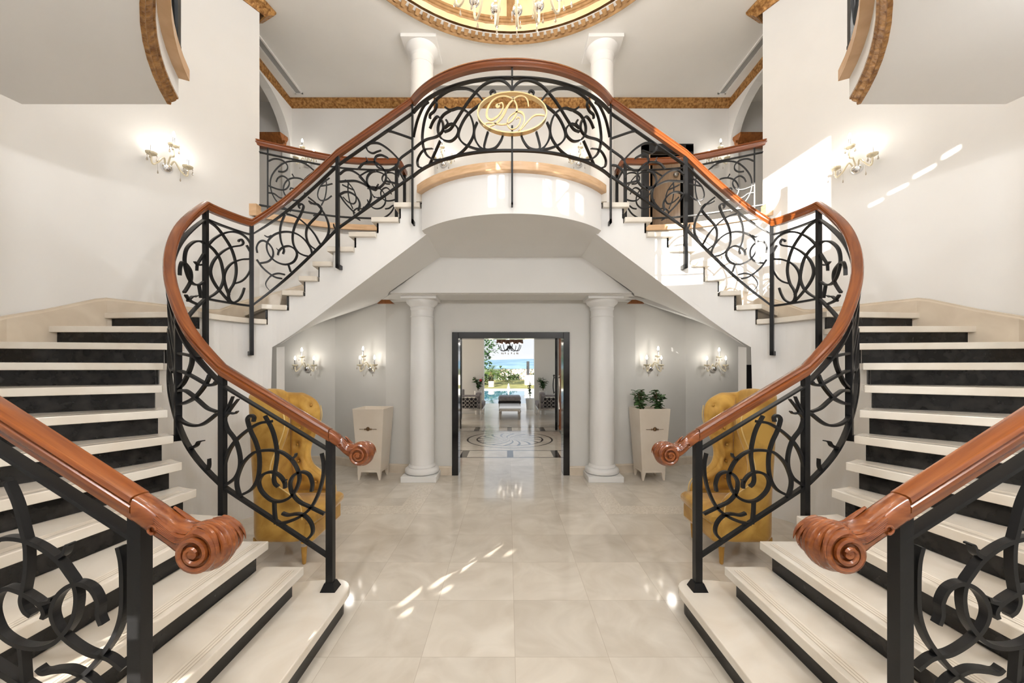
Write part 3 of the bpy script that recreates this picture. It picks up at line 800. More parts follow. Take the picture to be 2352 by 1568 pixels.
P6 = ["1560,175 1640,165 1720,178 1820,240 1920,330 1975,405 1940,480 1860,530 1780,535 1690,490 1650,420 1670,350 1735,330 1800,355 1832,375", ("1532,200 1555,270 1620,305 1680,285 1738,265",),
      "1985,398 2020,355 2150,262 2150,258", "1430,520 1490,450 1580,425 1680,440 1770,520 1805,600 1790,690 1720,765 1640,780 1570,740 1545,680 1560,610 1610,560 1665,545",
      "1175,590 1250,535 1340,540 1440,600 1530,700 1590,800 1602,900 1570,980 1500,1062", "1178,690 1300,680 1400,682 1500,720 1590,775 1660,800 1690,745", "1960,625 2000,540 2080,478 2145,465",
      "1180,860 1250,830 1330,840 1410,900 1450,990 1430,1085", "1180,870 1240,960 1310,1040 1380,1110", ("1540,430 1552,405 1535,360",), "1830,5 1900,20 2150,105", "1800,680 1880,700 1975,722"]
P7 = ["1152,615 1130,570 1080,537 1020,540 950,575 880,650 830,720 780,800 740,860 700,880", "960,680 920,630 860,595 790,590 720,610 640,670 580,760 555,870 555,960 580,1030 630,1065 690,1065",
      "1012,640 1006,620 1024,606 1040,620 1030,645 990,665 920,710 850,770 805,850 795,910 830,960 900,990 960,1000", "705,716 740,735 800,722 860,755 890,820 895,890 870,950 820,1010 760,1050 690,1068",
      "700,855 735,830 765,830 792,865 780,910 740,942 690,932 660,890 660,830 690,770 745,733", "640,660 648,700 632,740 605,765 603,790", "603,858 625,808 655,778 685,810 690,865 650,910 570,935 490,995",
      "492,915 520,800 560,710 592,680", ("555,1122 525,1108 522,1060 560,1002 620,990",), "600,1100 640,1010 672,938", "990,880 975,930 965,985 990,1000 1040,985 1075,940 1092,898", "918,815 898,870 905,930 935,980 965,1000", ("712,800 722,825 700,850",)]
N1 = ["62,295 120,430 165,600 187,700 187,850 168,970 157,1040 178,1100 218,1132", "-80,700 0,658 80,645 180,660 280,705 380,780 450,870 492,940 505,1040 480,1160 420,1250 350,1310 250,1335 140,1320 50,1270 0,1210 -30,1100 0,1000 60,960 130,975 200,1010 270,1060 300,1110 290,1150",
      ("375,770 420,740 440,690 462,685",), ("275,1055 330,1042 345,1015",), "660,1190 640,1130 640,1050 600,970 530,932 460,942 390,1000 350,1090 360,1170 410,1250 490,1320 590,1375 700,1400 792,1470",
      "765,700 786,800 792,950 785,1120 740,1260 660,1380 560,1490 450,1568 330,1620 180,1640", "152,1340 162,1450 175,1640", "255,1465 290,1492 360,1480 450,1475 520,1500 590,1540 640,1610 640,1700 560,1790"]
G1 = ["215,410 300,380 400,400 465,460 470,520 420,555 345,550", "830,535 700,440 560,412 440,430 340,500 265,600 240,700 250,800 290,900 350,980 430,1040 520,1090", "320,690 345,640 400,612 460,640 497,700 480,760 430,797 340,790 210,740",
      ("535,585 560,625 590,642",), "710,685 640,645 540,640 460,680 420,760 430,850 500,920 600,942 680,900 710,840", "210,838 290,850 360,900 425,920", ("505,800 520,775 560,782 620,772",), "600,790 640,740 720,640 840,545",
      "1040,640 960,700 900,780 880,880 920,940 1000,930 1070,880", "760,950 790,985 860,990 920,1050 890,1120 820,1150", "990,640 1000,760 980,900 930,1010", "910,750 1000,735 1080,715"]

rp = Panel(RAIL)
dN = [RAIL.near(p) for p in ((-1.24, 2.59), (-1.97, 2.59), (-2.40, 2.74), (-3.0, 3.75), (-2.85, 4.2), (-1.98, 4.37), (-1.13, 4.37))]
def zt_(vals): return list(zip((dN[0], dN[1], dN[3], dN[4], dN[5], dN[6]), vals))
ZH = zt_((1.25, 1.69, 3.29, 3.29, 4.14, 4.74)); ZB = zt_((1.10, 1.545, 3.12, 3.12, 3.97, 4.565)); ZL = zt_((.38, .865, 2.34, 2.34, 3.25, 3.85))

def stair_rail(mir):
    side = 'right' if mir else 'left'
    tone = 'sunlit ' if mir else ''
    root = thing('stair_railing', '%swrought iron railing with mahogany handrail on the inner edge of the %s staircase' % (tone, side), 'railing', ((1 if mir else -1) * 1.24, 2.59, RISE))
    ds = sorted({RAIL.L * k / 70 for k in range(71)} | set(dN))
    b = MB(); b.sweep([(*RAIL.at(d), lerp_table(ZH, d)) for d in ds], HPROF)
    b.build('handrail', M['rail'], root, mir, smooth=True)
    scroll_end(root, mir, -1.03, 2.59, 1.082, -1.235, 1.247)
    bar(RAIL, ZB, 0, RAIL.L, .012, .045).build('upper_bar', M['iron'], root, mir)
    bar(RAIL, ZL, 0, RAIL.L, .02, .032).build('lower_bar', M['iron'], root, mir)
    b = post(RAIL, 0, RISE, 1.19, .046); x, y = RAIL.at(0)
    b.frust([(x + .05 * i, y + .05 * j, RISE) for i, j in ((-1, -1), (1, -1), (1, 1), (-1, 1))], [(x + .03 * i, y + .03 * j, RISE + .05) for i, j in ((-1, -1), (1, -1), (1, 1), (-1, 1))])
    b.build('newel_post', M['iron'], root, mir)
    for d, z0, f in ((dN[1], .62, 1), (dN[2], 1.14, 1), (dN[3], 1.75, 1), (dN[4], 1.80, 1), (dN[5], 2.80, 1), (dN[6], 3.31, .5)):
        b = post(RAIL, d, z0, lerp_table(ZH, d) - .07, .036 * f, w=.04)
        foot(b, RAIL, d, z0, .088, .036 * f)
        b.build('baluster', M['iron'], root, mir)
    spans = [(dN[0], dN[1]), (dN[1], dN[2]), (dN[2], dN[3]), (dN[3], dN[4]), (dN[4], dN[5]), (dN[5], dN[6])]
    e = .012
    for tr, ox, oy, sc, (lo, hi) in ((P1, 380, 760, 2.8, spans[0]), (P2, 380, 560, 3.408, spans[1]), (P3, 350, 420, 3.92, (dN[3] - .75, dN[3])), (P4, 350, 420, 3.92, spans[3]), (P5, 350, 420, 3.92, spans[4]), (P6, 580, 300, 5.88, spans[5])):
        b = MB(); orn(b, rp, tr, ox, oy, sc, lo + e, hi - e)
        if tr is P1: orn(b, rp, P1B, 380, 760, 2.8, spans[1][0], spans[1][1])
        if tr is P3:
            a, c = spans[2]; L = c - a
            orn_sv(b, rp, [[(a, .3), (a + .1 * L, .55), (a + .22 * L, .6), (a + .3 * L, .45), (a + .2 * L, .28), (a + .1 * L, .35)],
                           [(a + .02 * L, .8), (a + .15 * L, .95), (a + .32 * L, .9), (a + .42 * L, .6), (a + .35 * L, .25), (a + .2 * L, .08)],
                           [(a, .6), (a + .12 * L, .72), (a + .25 * L, .8), (a + .33 * L, 1)], [(a + .05 * L, 0), (a + .2 * L, .15), (a + .4 * L, .2), (a + .5 * L, 0)]], ZB, ZL)
        b.build('scroll_panel', M['iron'], root, mir)
stair_rail(False); stair_rail(True)

# balcony railing (built whole, symmetric)
ang = [math.radians(-54.3 + 108.6 * k / 60) for k in range(61)]
BAL = Path([(1.39 * math.sin(t), 5.19 - 1.39 * math.cos(t)) for t in ang])
root = thing('balcony_railing', 'wrought iron balcony railing with gold oval monogram and bowed wooden handrail', 'railing', (0, 3.8, 3.7))
bp_ = Panel(BAL); L = BAL.L
zh = [(0, 4.74), (L / 2, 4.715), (L, 4.74)]; zb_ = [(0, 4.575), (L / 2, 4.535), (L, 4.575)]; zl = [(0, 3.845), (L / 2, 3.815), (L, 3.845)]
b = MB(); b.sweep([(*BAL.at(L * k / 48), lerp_table(zh, L * k / 48)) for k in range(49)], HPROF); b.build('handrail', M['cap'] if False else M['rail'], root, smooth=True)
bar(BAL, zb_, 0, L, .012, .045).build('upper_bar', M['iron'], root)
bar(BAL, zl, 0, L, .02, .032).build('lower_bar', M['iron'], root)
ctr = BAL.at(L / 2)
b = MB(); b.box(-.009, .009, ctr[1] - .012, ctr[1] + .006, 3.28, 4.06); b.box(-.009, .009, ctr[1] - .012, ctr[1] + .07, 3.28, 3.30); b.build('baluster', M['iron'], root)
b = MB(); b.box(-.009, .009, ctr[1] - .012, ctr[1] + .006, 4.36, 4.65); b.build('baluster', M['iron'], root)
for nm_, mir in (('a', 0), ('b', 1)):
    b = MB(); orn(b, bp_, P7, 780, 0, 2.904, .02, L / 2)
    b.build('scroll_panel', M['iron'], root, mir=bool(mir))
# monogram
yM = 3.765
def em(px, py): return ((px - CX) / F * yM + CAMX, yM, E - (py - CY) / F * yM)
def ez(s): return [em(1080 + x / 11.76, 200 + y / 11.76) for x, y in cr([tuple(float(q) for q in p.split(',')) for p in s.split()], 6)]
b = MB(); cxm = em(1176.3, 261.6); rx = 78.7 / F * yM; rz = 46.3 / F * yM; R = []
for k in range(64):
    a = 2 * PI * k / 64; R.append([(cxm[0] + (rx + o) * math.cos(a), yM + y, cxm[2] + (rz + o) * math.sin(a)) for o, y in ((-.006, -.03), (.006, -.03), (.006, .03), (-.006, .03))])
b.rings(R + [R[0]], cap=False); ring = b.build('monogram_ring', M['brass'], root)
ring['label'] = 'pale gold oval ring'
def letter(name, s, wf):
    p = ez(s); b = MB(); n = [(0, 1, 0)] * len(p)
    b.flat([(x, y - .012, z) for x, y, z in p], n, wf, .012)
    return b
b = letter('D', "760,520 800,470 860,455 890,540 855,660 775,780 680,860 580,905 490,880 450,800 455,680 500,540 600,400 740,300 900,270 1050,300 1170,370 1240,480 1262,600 1245,730 1190,840 1110,940 1000,1010 850,1035 680,1010 560,985 450,995 370,1040 400,1080 520,1080 640,1030 720,980 820,880 900,760 980,600 1060,470 1170,360 1260,290 1380,265 1480,300 1550,400 1572,550",
           lambda u: .012 + .011 * math.exp(-((u - .2) / .07) ** 2) + .014 * math.exp(-((u - .80) / .05) ** 2) + .007 * math.exp(-((u - .47) / .05) ** 2))
q = em(1080 + 745 / 11.76, 200 + 535 / 11.76); b.lathe([(.001, -.006), (.022, -.006), (.022, .006), (.001, .006)], (q[0], q[1] - .012, q[2]), 16, ax='y')
b.build('monogram_letter', M['brass'], ring)
b = letter('V', "1258,885 1262,850 1300,838 1345,870 1345,960 1300,1060 1220,1135 1110,1155 1020,1080 1000,980 1040,860 1120,770 1220,710 1330,690 1420,740 1462,850 1450,970 1390,1090 1290,1235 1400,1130 1500,1020 1600,900 1720,800 1850,770 2010,790",
           lambda u: .010 + .011 * math.exp(-((u - .56) / .05) ** 2) + .006 * math.exp(-((u - .95) / .05) ** 2))
b.build('monogram_letter', M['brass'], ring)

# near outer railings, cut by the frame
NEAR = Path(cr([(-1.26, 1.27), (-1.7, 1.265), (-2.1, 1.265), (-2.5, 1.33), (-3.08, 1.55), (-3.66, 2.05), (-3.98, 2.5)], 6))
npn = Panel(NEAR)
def near_rail(mir):
    side = 'right' if mir else 'left'
    root = thing('stair_railing', 'black iron railing with broad carved scroll in the near %s foreground' % side, 'railing', ((1 if mir else -1) * 1.26, 1.27, RISE))
    sl = .655
    zh = [(0, 1.245), (1.2, 1.245 + sl * 1.2), (NEAR.L, 1.245 + sl * 1.2 + .5 * (NEAR.L - 1.2))]
    zb = [(d, z - .15) for d, z in zh]; zl = [(d, z - .87) for d, z in zh]
    b = MB(); n = 50; b.sweep([(*NEAR.at(NEAR.L * k / n), lerp_table(zh, NEAR.L * k / n)) for k in range(n + 1)], HPROF); b.build('handrail', M['rail'], root, mir, smooth=True)
    scroll_end(root, mir, -1.03, 1.27, 1.075, -1.255, 1.242)
    bar(NEAR, zb, 0, NEAR.L, .012, .045).build('upper_bar', M['iron'], root, mir); bar(NEAR, zl, 0, NEAR.L, .02, .032).build('lower_bar', M['iron'], root, mir)
    b = post(NEAR, 0, RISE, 1.185, .044); x, y = NEAR.at(0)
    b.frust([(x + .05 * i, y + .05 * j, RISE) for i, j in ((-1, -1), (1, -1), (1, 1), (-1, 1))], [(x + .03 * i, y + .03 * j, RISE + .05) for i, j in ((-1, -1), (1, -1), (1, 1), (-1, 1))])
    b.build('newel_post', M['iron'], root, mir)
    for d in (.95, 1.9, 2.8):
        z = lerp_table(zl, d); b = post(NEAR, d, z - .22, lerp_table(zh, d) - .07, .036); b.build('baluster', M['iron'], root, mir)
    b = MB(); orn(b, npn, N1, 0, 1000, 2.76, 0, .9, t=.014, w=.026); b.build('scroll_panel', M['iron'], root, mir)
    for d0_ in (.98, 1.92):
      b = MB(); orn_sv(b, npn, [[(d0 + .05, .1), (d0 + .2, .7), (d0 + .5, .9), (d0 + .75, .6), (d0 + .6, .25), (d0 + .35, .3), (d0 + .3, .55), (d0 + .45, .65)] for d0 in (d0_,)]
           + [[(d0 + .85, .95), (d0 + .6, .5), (d0 + .3, .15), (d0 + .08, .4), (d0 + .1, .8), (d0 + .3, .98)] for d0 in (d0_,)], zb, zl, .014)
      b.build('scroll_panel', M['iron'], root, mir)
near_rail(False); near_rail(True)

# upper gallery railings at the far side
GP = Path(cr([(-3.40, 5.04), (-3.336, 5.08), (-2.858, 5.31), (-2.474, 5.465), (-2.03, 5.53), (-1.63, 5.53)], 6))
gpn = Panel(GP)
def gal_rail(mir):
    side = 'right' if mir else 'left'
    root = thing('gallery_railing', 'curved black iron railing with brown handrail along the upper gallery edge on the %s' % side, 'railing', ((1 if mir else -1) * 1.63, 5.53, 3.72))
    L = GP.L; c = lambda z: [(0, z), (L, z)]
    b = MB(); b.sweep([(*GP.at(L * k / 30), 4.68) for k in range(31)] + [(-1.62, 5.6, 4.68), (-1.62, 5.88, 4.68)], HPROF); b.build('handrail', M['rail'], root, mir, smooth=True)
    bar(GP, c(4.52), 0, L, .014, .03).build('upper_bar', M['iron'], root, mir); bar(GP, c(3.82), 0, L, .018, .03).build('lower_bar', M['iron'], root, mir)
    dp = GP.ray(615)
    for d, s_ in ((dp, .018), (GP.ray(775), .03), (L - .02, .04)):
        post(GP, d, 3.71, 4.62, s_).build('baluster', M['iron'], root, mir)
    b = MB(); b.box(-1.64, -1.60, 5.83, 5.87, 3.71, 4.62); b.build('baluster', M['iron'], root, mir)
    b = MB(); b.box(-1.63, -1.61, 5.53, 5.85, 4.50, 4.53); b.box(-1.63, -1.61, 5.53, 5.85, 3.81, 3.83); b.build('return_bar', M['iron'], root, mir)
    b = MB(); dm = GP.ray(775)
    orn(b, gpn, G1, 580, 300, 5.88, dp, L, t=.015, w=.02, mirror_d=2 * dm - .0)
    b.build('scroll_panel', M['iron'], root, mir)
gal_rail(False); gal_rail(True)
# railing of the ring gallery overhead (mostly out of the picture)
root = thing('gallery_railing', 'dark iron railing standing on the ring gallery overhead, cut by the top edge', 'railing', (0, 1.2, 3.715))
q = gar(2.53)
b = MB(); b.sweep([(x, y, 4.7) for x, y in q], HPROF); b.build('handrail', M['rail'], root, smooth=True)
b = MB(); b.sweep([(x, y, 3.84) for x, y in q], [(-.01, 0), (.01, 0), (.01, .02), (-.01, .02)]); b.build('lower_bar', M['iron'], root)
for i in (1, 6, 11, 16, 20, 24, 29, 34, 39):
    x, y = q[i]; a = ga[i]
    b = MB(); h = .035 if i in (1, 39) else .02
    b.prism([(x + math.cos(a) * h * i1 - math.sin(a) * h * j1, y + math.sin(a) * h * i1 + math.cos(a) * h * j1) for i1, j1 in ((-1, -1), (1, -1), (1, 1), (-1, 1))], 3.715, 4.62)
    b.build('baluster', M['iron'], root)
b = MB()
for i in range(8):
    i0 = (1, 6, 11, 16, 20, 24, 29, 34, 39)[i]; i1 = (1, 6, 11, 16, 20, 24, 29, 34, 39)[i + 1]
    for flip in (0, 1):
        pts = []
        for k in range(25):
            u = k / 24; v = .5 + .42 * math.sin(2 * PI * u + PI * flip)
            f = i0 + (i1 - i0) * (u); lo = int(min(f, 39.999)); t = f - lo
            pts.append((q[lo][0] + (q[lo + 1][0] - q[lo][0]) * t, q[lo][1] + (q[lo + 1][1] - q[lo][1]) * t, 3.86 + .72 * v))
        b.tube(pts, .009, 6)
b.build('scroll_panel', M['iron'], root)
# ------------------------------------------------------------------ columns
def column(loc, H, label, group):
    t = thing('column', label, 'column', loc, 0, group)
    b = MB(); h = .258
    b.box(-h, h, -h, h, 0, .085); b.build('plinth', M['white'], t, world=False, bevel=.006)
    b = MB(); b.lathe([(.001, .085), (.22, .085), (.248, .10), (.256, .125), (.248, .155), (.225, .172), (.20, .178), (.205, .19), (.197, .21), (.183, .225)], seg=40)
    b.build('base', M['white'], t, world=False, smooth=True)
    b = MB(); b.lathe([(.182, .22), (.181, H * .35), (.165, H - .30), (.172, H - .295), (.172, H - .28), (.165, H - .275), (.164, H - .17)], seg=40)
    b.build('shaft', M['white'], t, world=False, smooth=True)
    b = MB(); b.lathe([(.164, H - .20), (.176, H - .175), (.178, H - .16), (.172, H - .15), (.19, H - .125), (.225, H - .095), (.238, H - .06), (.236, H - .045), (.001, H - .045)], seg=40)
    b.build('capital', M['white'], t, world=False, smooth=True)
    b = MB(); b.box(-h, h, -h, h, H - .05, H); b.build('abacus', M['white'], t, world=False, bevel=.005)
    return t
column((-1.34, 5.80, 0), 2.72, 'white round column standing left of the open black doorway', 'columns by the doorway')
column((1.38, 5.80, 0), 2.72, 'white round column standing right of the open black doorway', 'columns by the doorway')
column((-1.34, 5.79, 3.715), 2.785, 'white column on the upper landing behind the left of the balcony railing', 'columns of the upper landing')
column((1.38, 5.79, 3.715), 2.785, 'white column on the upper landing behind the right of the balcony railing', 'columns of the upper landing')

# ------------------------------------------------------------------ wall lamps
def make_sconce():
    t = thing('wall_sconce', 'sconce', 'wall lamp')
    b = MB(); b.lathe([(.001, -.062), (.03, -.058), (.052, -.04), (.062, -.015), (.062, 0)], seg=24, ax='y'); b.build('backplate', M['chrome'], t, world=False, smooth=True)
    for (bx, by, bz) in ((-.16, -.10, .10), (.16, -.10, .10), (0, -.185, .24)):
        arm = MB()
        p = [(bx * .15, -.045, .03), (bx * .3, -.07 + (by + .07) * .3, .075 if bx else .10), (bx * .62, by * .8, -.0 if bx else .09), (bx * .9, by, -.045 if bx else .085), (bx, by, -.015 if bx else .12), (bx, by, bz - .055)]
        arm.tube(cr(p, 5), .0085, 8)
        a = arm.build('arm', M['smoke'], t, world=False, smooth=True)
        b = MB(); b.lathe([(.006, bz - .065), (.02, bz - .06), (.046, bz - .045), (.05, bz - .03), (.045, bz - .034), (.02, bz - .045), (.001, bz - .045)], (bx, by, 0), 16); b.build('dish', M['smoke'], a, world=False, smooth=True)
        b = MB(); b.lathe([(.0115, bz - .05), (.0115, bz + .05), (.001, bz + .05)], (bx, by, 0), 12); b.build('candle', M['chrome'], a, world=False, smooth=True)
        b = MB(); b.lathe([(.009, bz + .05), (.015, bz + .062), (.0165, bz + .075), (.012, bz + .095), (.005, bz + .112), (.001, bz + .116)], (bx, by, 0), 12); b.build('bulb', M['bulb'], a, world=False, smooth=True)
        for k in range(3):
            an = PI / 2 + .5 + k * 2 * PI / 3; x, y = bx + .046 * math.cos(an), by + .046 * math.sin(an)
            b = MB(); b.tube([(x, y, bz - .035), (x, y, bz - .07)], .0016, 4); b.ball((x, y, bz - .052), .005, 6)
            b.lathe([(.001, bz - .112), (.010, bz - .104), (.009, bz - .095), (.001, bz - .068)], (x, y, 0), 6); b.build('crystal_drop', M['crystal'], a, world=False)
        b = MB(); x = bx * .62; y = by * .8; b.tube([(x, y, -.02), (x, y, -.085)], .0014, 4); b.lathe([(.001, -.125), (.007, -.115), (.006, -.105), (.001, -.08)], (x, y, 0), 6)
        if bx: b.build('crystal_drop', M['crystal'], a, world=False)
    return t
SC = make_sconce(); first = True
SCON = []
def sconce(x, y, z, nx, ny, label, pw=2.2):
    global first
    rz = math.atan2(ny, nx) + PI / 2
    if first:
        SC.location = (x, y, z); SC.rotation_euler = (0, 0, rz); SC['label'] = label; SC['group'] = 'crystal wall sconces'; first = False
    else: dup(SC, (x, y, z), rz, label, 'crystal wall sconces')
    SCON.append((x + nx * (.24 if pw < 2.5 else .45), y + ny * (.24 if pw < 2.5 else .45), z + .22, pw))
sconce(-3.835, 4.25, 3.875, .88, -.47, 'chrome and amber glass three arm sconce on the left wall above the stairs', 1.3)
sconce(3.835, 4.25, 3.86, -.88, -.47, 'chrome and amber glass three arm sconce on the right wall beside a streak of sunlight', 1.3)
sconce(-3.51, 6.63, 1.65, 0, -1, 'three arm sconce on the grey niche wall above the left yellow armchair', 3.4)
sconce(-2.255, 6.235, 1.65, -.45, -.893, 'three arm sconce on the angled niche wall above the empty cream planter', 3.4)
sconce(2.255, 6.235, 1.65, .45, -.893, 'three arm sconce on the angled niche wall above the planter with plants', 3.4)
sconce(3.51, 6.63, 1.65, 0, -1, 'three arm sconce on the niche wall above the right yellow armchair', 3.4)
sconce(-3.68, 6.96, 5.36, 0, -1, 'sconce on the upper back wall seen over the left gallery railing', 1.1)
sconce(-1.21, 6.96, 5.36, 0, -1, 'sconce on the upper back wall left of center behind the balcony railing', 1.1)
sconce(1.24, 6.96, 5.36, 0, -1, 'sconce on the upper back wall right of center behind the balcony railing', 1.1)
sconce(3.72, 6.96, 5.36, 0, -1, 'sconce on the upper back wall seen over the right gallery railing', 1.1)

# ------------------------------------------------------------------ dome chandelier
t = thing('chandelier', 'huge crystal chandelier with chrome bowls hanging inside the golden dome', 'chandelier', (0, 3.43, 8.0))
b = MB(); b.lathe([(.001, 5.45), (.03, 5.48), (.07, 5.56), (.05, 5.66), (.10, 5.78), (.12, 5.9), (.04, 6.05), (.03, 6.5), (.08, 6.6), (.03, 6.75), (.02, 8.03), (.001, 8.03)], (0, 3.43, 0), 20); b.build('stem', M['smoke'], t, smooth=True)
def ch(x, y, z): return (x, y, z)
for i in range(20):
    a = PI / 2 - .08 + 2 * PI * i / 20; c, s = math.cos(a), math.sin(a)
    def P(r, z, tt=0): return (r * c - tt * s, 3.43 + r * s + tt * c, z)
    b = MB(); b.tube(cr([P(.06, 5.95), P(.25, 5.98), P(.45, 5.75), P(.60, 5.42), P(.69, 5.335), P(.76, 5.40), P(.765, 5.52)], 5), .014, 8)
    arm = b.build('arm', M['smoke'], t, smooth=True)
    x, y, z = P(.765, 5.57)
    b = MB(); b.lathe([(.008, -.055), (.035, -.045), (.055, -.015), (.057, .01), (.05, .035), (.04, .045), (.001, .04)], (x, y, z), 14); b.build('bowl', M['chrome'], arm, smooth=True)
    b = MB(); b.lathe([(.012, .03), (.012, .13), (.001, .13)], (x, y, z), 10); b.build('candle', M['white'], arm)
    b = MB(); b.lathe([(.01, .13), (.018, .15), (.012, .19), (.001, .215)], (x, y, z), 10); b.build('bulb', M['bulb'], arm, smooth=True)
    for q in (P(.69, 5.335), P(.72, 5.52, .055), P(.81, 5.52, -.03)):
        b = MB()
        b.tube([q, (q[0], q[1], q[2] - .05)], .002, 4); b.lathe([(.001, -.115), (.014, -.1), (.011, -.085), (.001, -.045)], q, 6)
        b.build('crystal_drop', M['crystal'], arm)

# ------------------------------------------------------------------ armchairs
def armchair(loc, rz, label):
    t = thing('armchair', label, 'armchair', loc, rz, 'yellow velvet wing chairs')
    # local: faces +x, width along y
    zs = [.19, .30, .40, .50, .56, .62, .70, .80, .92, 1.05, 1.18, 1.29, 1.36, 1.40]
    xf = [.18, .19, .20, .19, .16, .09, -.01, -.05, -.02, .045, .09, .085, .04, -.04]
    def topz(u): return 0
    b = MB(); NU = 30; R = []; hw = .31; xb = -.29; rc = .13
    def ring_path(xfr):
        pts = [(xfr, -hw), ((xfr + xb + rc) / 2, -hw), (xb + rc, -hw)]
        pts += [(xb + rc - rc * math.sin(a), -hw + rc - rc * math.cos(a)) for a in [PI / 2 * k / 6 for k in range(1, 7)]]
        pts += [(xb, -.06), (xb, .06)]
        return pts + [(x, -y) for x, y in pts[:9]][::-1]
    grid = []
    for z, x in zip(zs, xf):
        row = []
        p = ring_path(x)
        for i, (px, py) in enumerate(p):
            lean = max(0, z - .5) * -.05
            bulge = .02 * math.sin(min(1, max(0, (z - .7) / .6)) * PI) * (1 if abs(py) > .2 else 0)
            row.append((px + lean, py * (1 + bulge), z))
        grid.append(row)
    # rounded top: back rises, wings slope
    top = []
    for i, (px, py) in enumerate(ring_path(-.09)):
        top.append((px * 1.0 - .05, py * .96, 1.43 + .045 * math.cos(py / hw * PI / 2)))
    grid.append(top)
    n = len(grid[0])
    for row in grid: b.v += row
    for i in range(len(grid) - 1):
        for j in range(n - 1):
            b.f.append((i * n + j, i * n + j + 1, (i + 1) * n + j + 1, (i + 1) * n + j))
    shell = b.build('backrest', M['velvet'], t, world=False, smooth='all')
    m = shell.modifiers.new('t', 'SOLIDIFY'); m.thickness = .085; m.offset = 1; m.use_even_offset = False
    m = shell.modifiers.new('s', 'SUBSURF'); m.levels = 2; m.render_levels = 2
    # seat block and cushion
    b = MB(); b.box(-.24, .215, -.235, .235, .2, .36); b.build('seat_base', M['velvet'], t, world=False, bevel=.03, smooth=True)
    b = MB()
    def cush(z, i): return [(x, y, z) for x, y in ((-.22, -.235 + i), (.12, -.235 + i), (.16, -.285 + i), (.27 - i, -.285 + i), (.29 - i, 0), (.27 - i, .285 - i), (.16, .285 - i), (.12, .235 - i), (-.22, .235 - i))]
    b.rings([cush(.345, .02), cush(.37, 0), cush(.42, 0), cush(.455, .03), cush(.465, .08)])
    b.build('seat', M['velvet'], t, world=False, smooth=True, bevel=.012)
    b = MB(); b.box(.14, .25, -.28, .28, .19, .36); b.build('front_rail', M['velvet'], t, world=False, bevel=.03, smooth=True)
    for s in (-1, 1):
        b = MB(); b.lathe([(.012, 0), (.016, .01), (.024, .15), (.027, .152), (.027, .185), (.02, .19), (.02, .22)], (.16, .25 * s, 0), 14); lg = b.build('leg', M['velvet_leg'], t, world=False, smooth=True)
        b = MB(); b.lathe([(.0245, .15), (.028, .155), (.028, .18), (.0245, .185)], (.16, .25 * s, 0), 14); b.build('ferrule', M['silver'], lg, world=False)
        b = MB(); b.tube(cr([(-.24, .24 * s, .22), (-.25, .245 * s, .14), (-.29, .25 * s, .06), (-.34, .255 * s, 0)], 4), lambda u: .034 - .019 * u, 10); b.build('leg', M['velvet_leg'], t, world=False, smooth=True)
        # piping along the front edge of the side
        b = MB(); pts = [(x + max(0, z - .5) * -.05 - .022, s * (hw + .007), z) for z, x in list(zip(zs, xf))[2:-2]]
        b.tube(cr(pts, 4), .005, 6); b.build('piping', M['piping'], t, world=False)
    # buttoned padding on the inner sides
    def xfz(z):
        for (z0, x0), (z1, x1) in zip(zip(zs, xf), list(zip(zs, xf))[1:]):
            if z0 <= z <= z1: return x0 + (x1 - x0) * (z - z0) / (z1 - z0)
        return xf[-1]
    for s in (-1, 1):
        bt = [(-.10, 1.08), (-.10, 1.24), (.02, 1.16), (.02, 1.30), (-.13, .6), (-.13, .76), (-.13, .92), (.03, .56), (-.02, 1.0)]
        b = MB(); nx_, nz_ = 22, 56; Z0, Z1 = .47, 1.40
        for i in range(nz_ + 1):
            z = Z0 + (Z1 - Z0) * i / nz_; xa = -.2; xb_ = xfz(z) - .035
            for j in range(nx_ + 1):
                f = j / nx_; x = xa + (max(xb_, xa + .05) - xa) * f
                ed = min(1, f * 5, (1 - f) * 5, (i / nz_) * 14, (1 - i / nz_) * 10)
                d = min(math.hypot(x - p, z - q) for p, q in bt)
                puff = .044 * math.sqrt(max(0, ed)) * (1 - .8 * math.exp(-(d / .035) ** 2)) - .004
                pl = min(abs(abs(x - p) - .75 * abs(z - q)) + .25 * math.hypot(x - p, z - q) for p, q in bt)
                puff -= .011 * math.exp(-(pl / .012) ** 2)
                b.v.append((x + max(0, z - .5) * -.05, s * (.226 - puff), z))
        for i in range(nz_):
            for j in range(nx_):
                a = i * (nx_ + 1) + j; q = (a, a + 1, a + nx_ + 2, a + nx_ + 1); b.f.append(q if s > 0 else q[::-1])
        b.build('wing_padding', M['velvet'], t, world=False, smooth='all')
    # tufting buttons with pleats on the inner faces
    for (bx, by, bz) in [(-.10, s * .222, z) for s in (-1, 1) for z in (1.08, 1.24)] + [(.02, s * .222, z) for s in (-1, 1) for z in (1.16, 1.30)] + [(-.13, s * .222, z) for s in (-1, 1) for z in (.6, .76, .92)] + [(.03, s * .222, .56) for s in (-1, 1)] \
            + [(-.22, y, z) for y in (-.1, .1) for z in (.75, 1.05)]:
        b = MB(); b.ball((bx + max(0, bz - .5) * -.05, by * (.95 if abs(by) > .2 else 1), bz), .012, 8); b.build('button', M['velvet_leg'], t, world=False, smooth=True)
    return t
armchair((-1.93, 3.50, 0), 0, 'yellow velvet wing armchair behind the left stair railing, facing right')
armchair((1.93, 3.50, 0), PI, 'yellow velvet wing armchair behind the right stair railing, facing left')

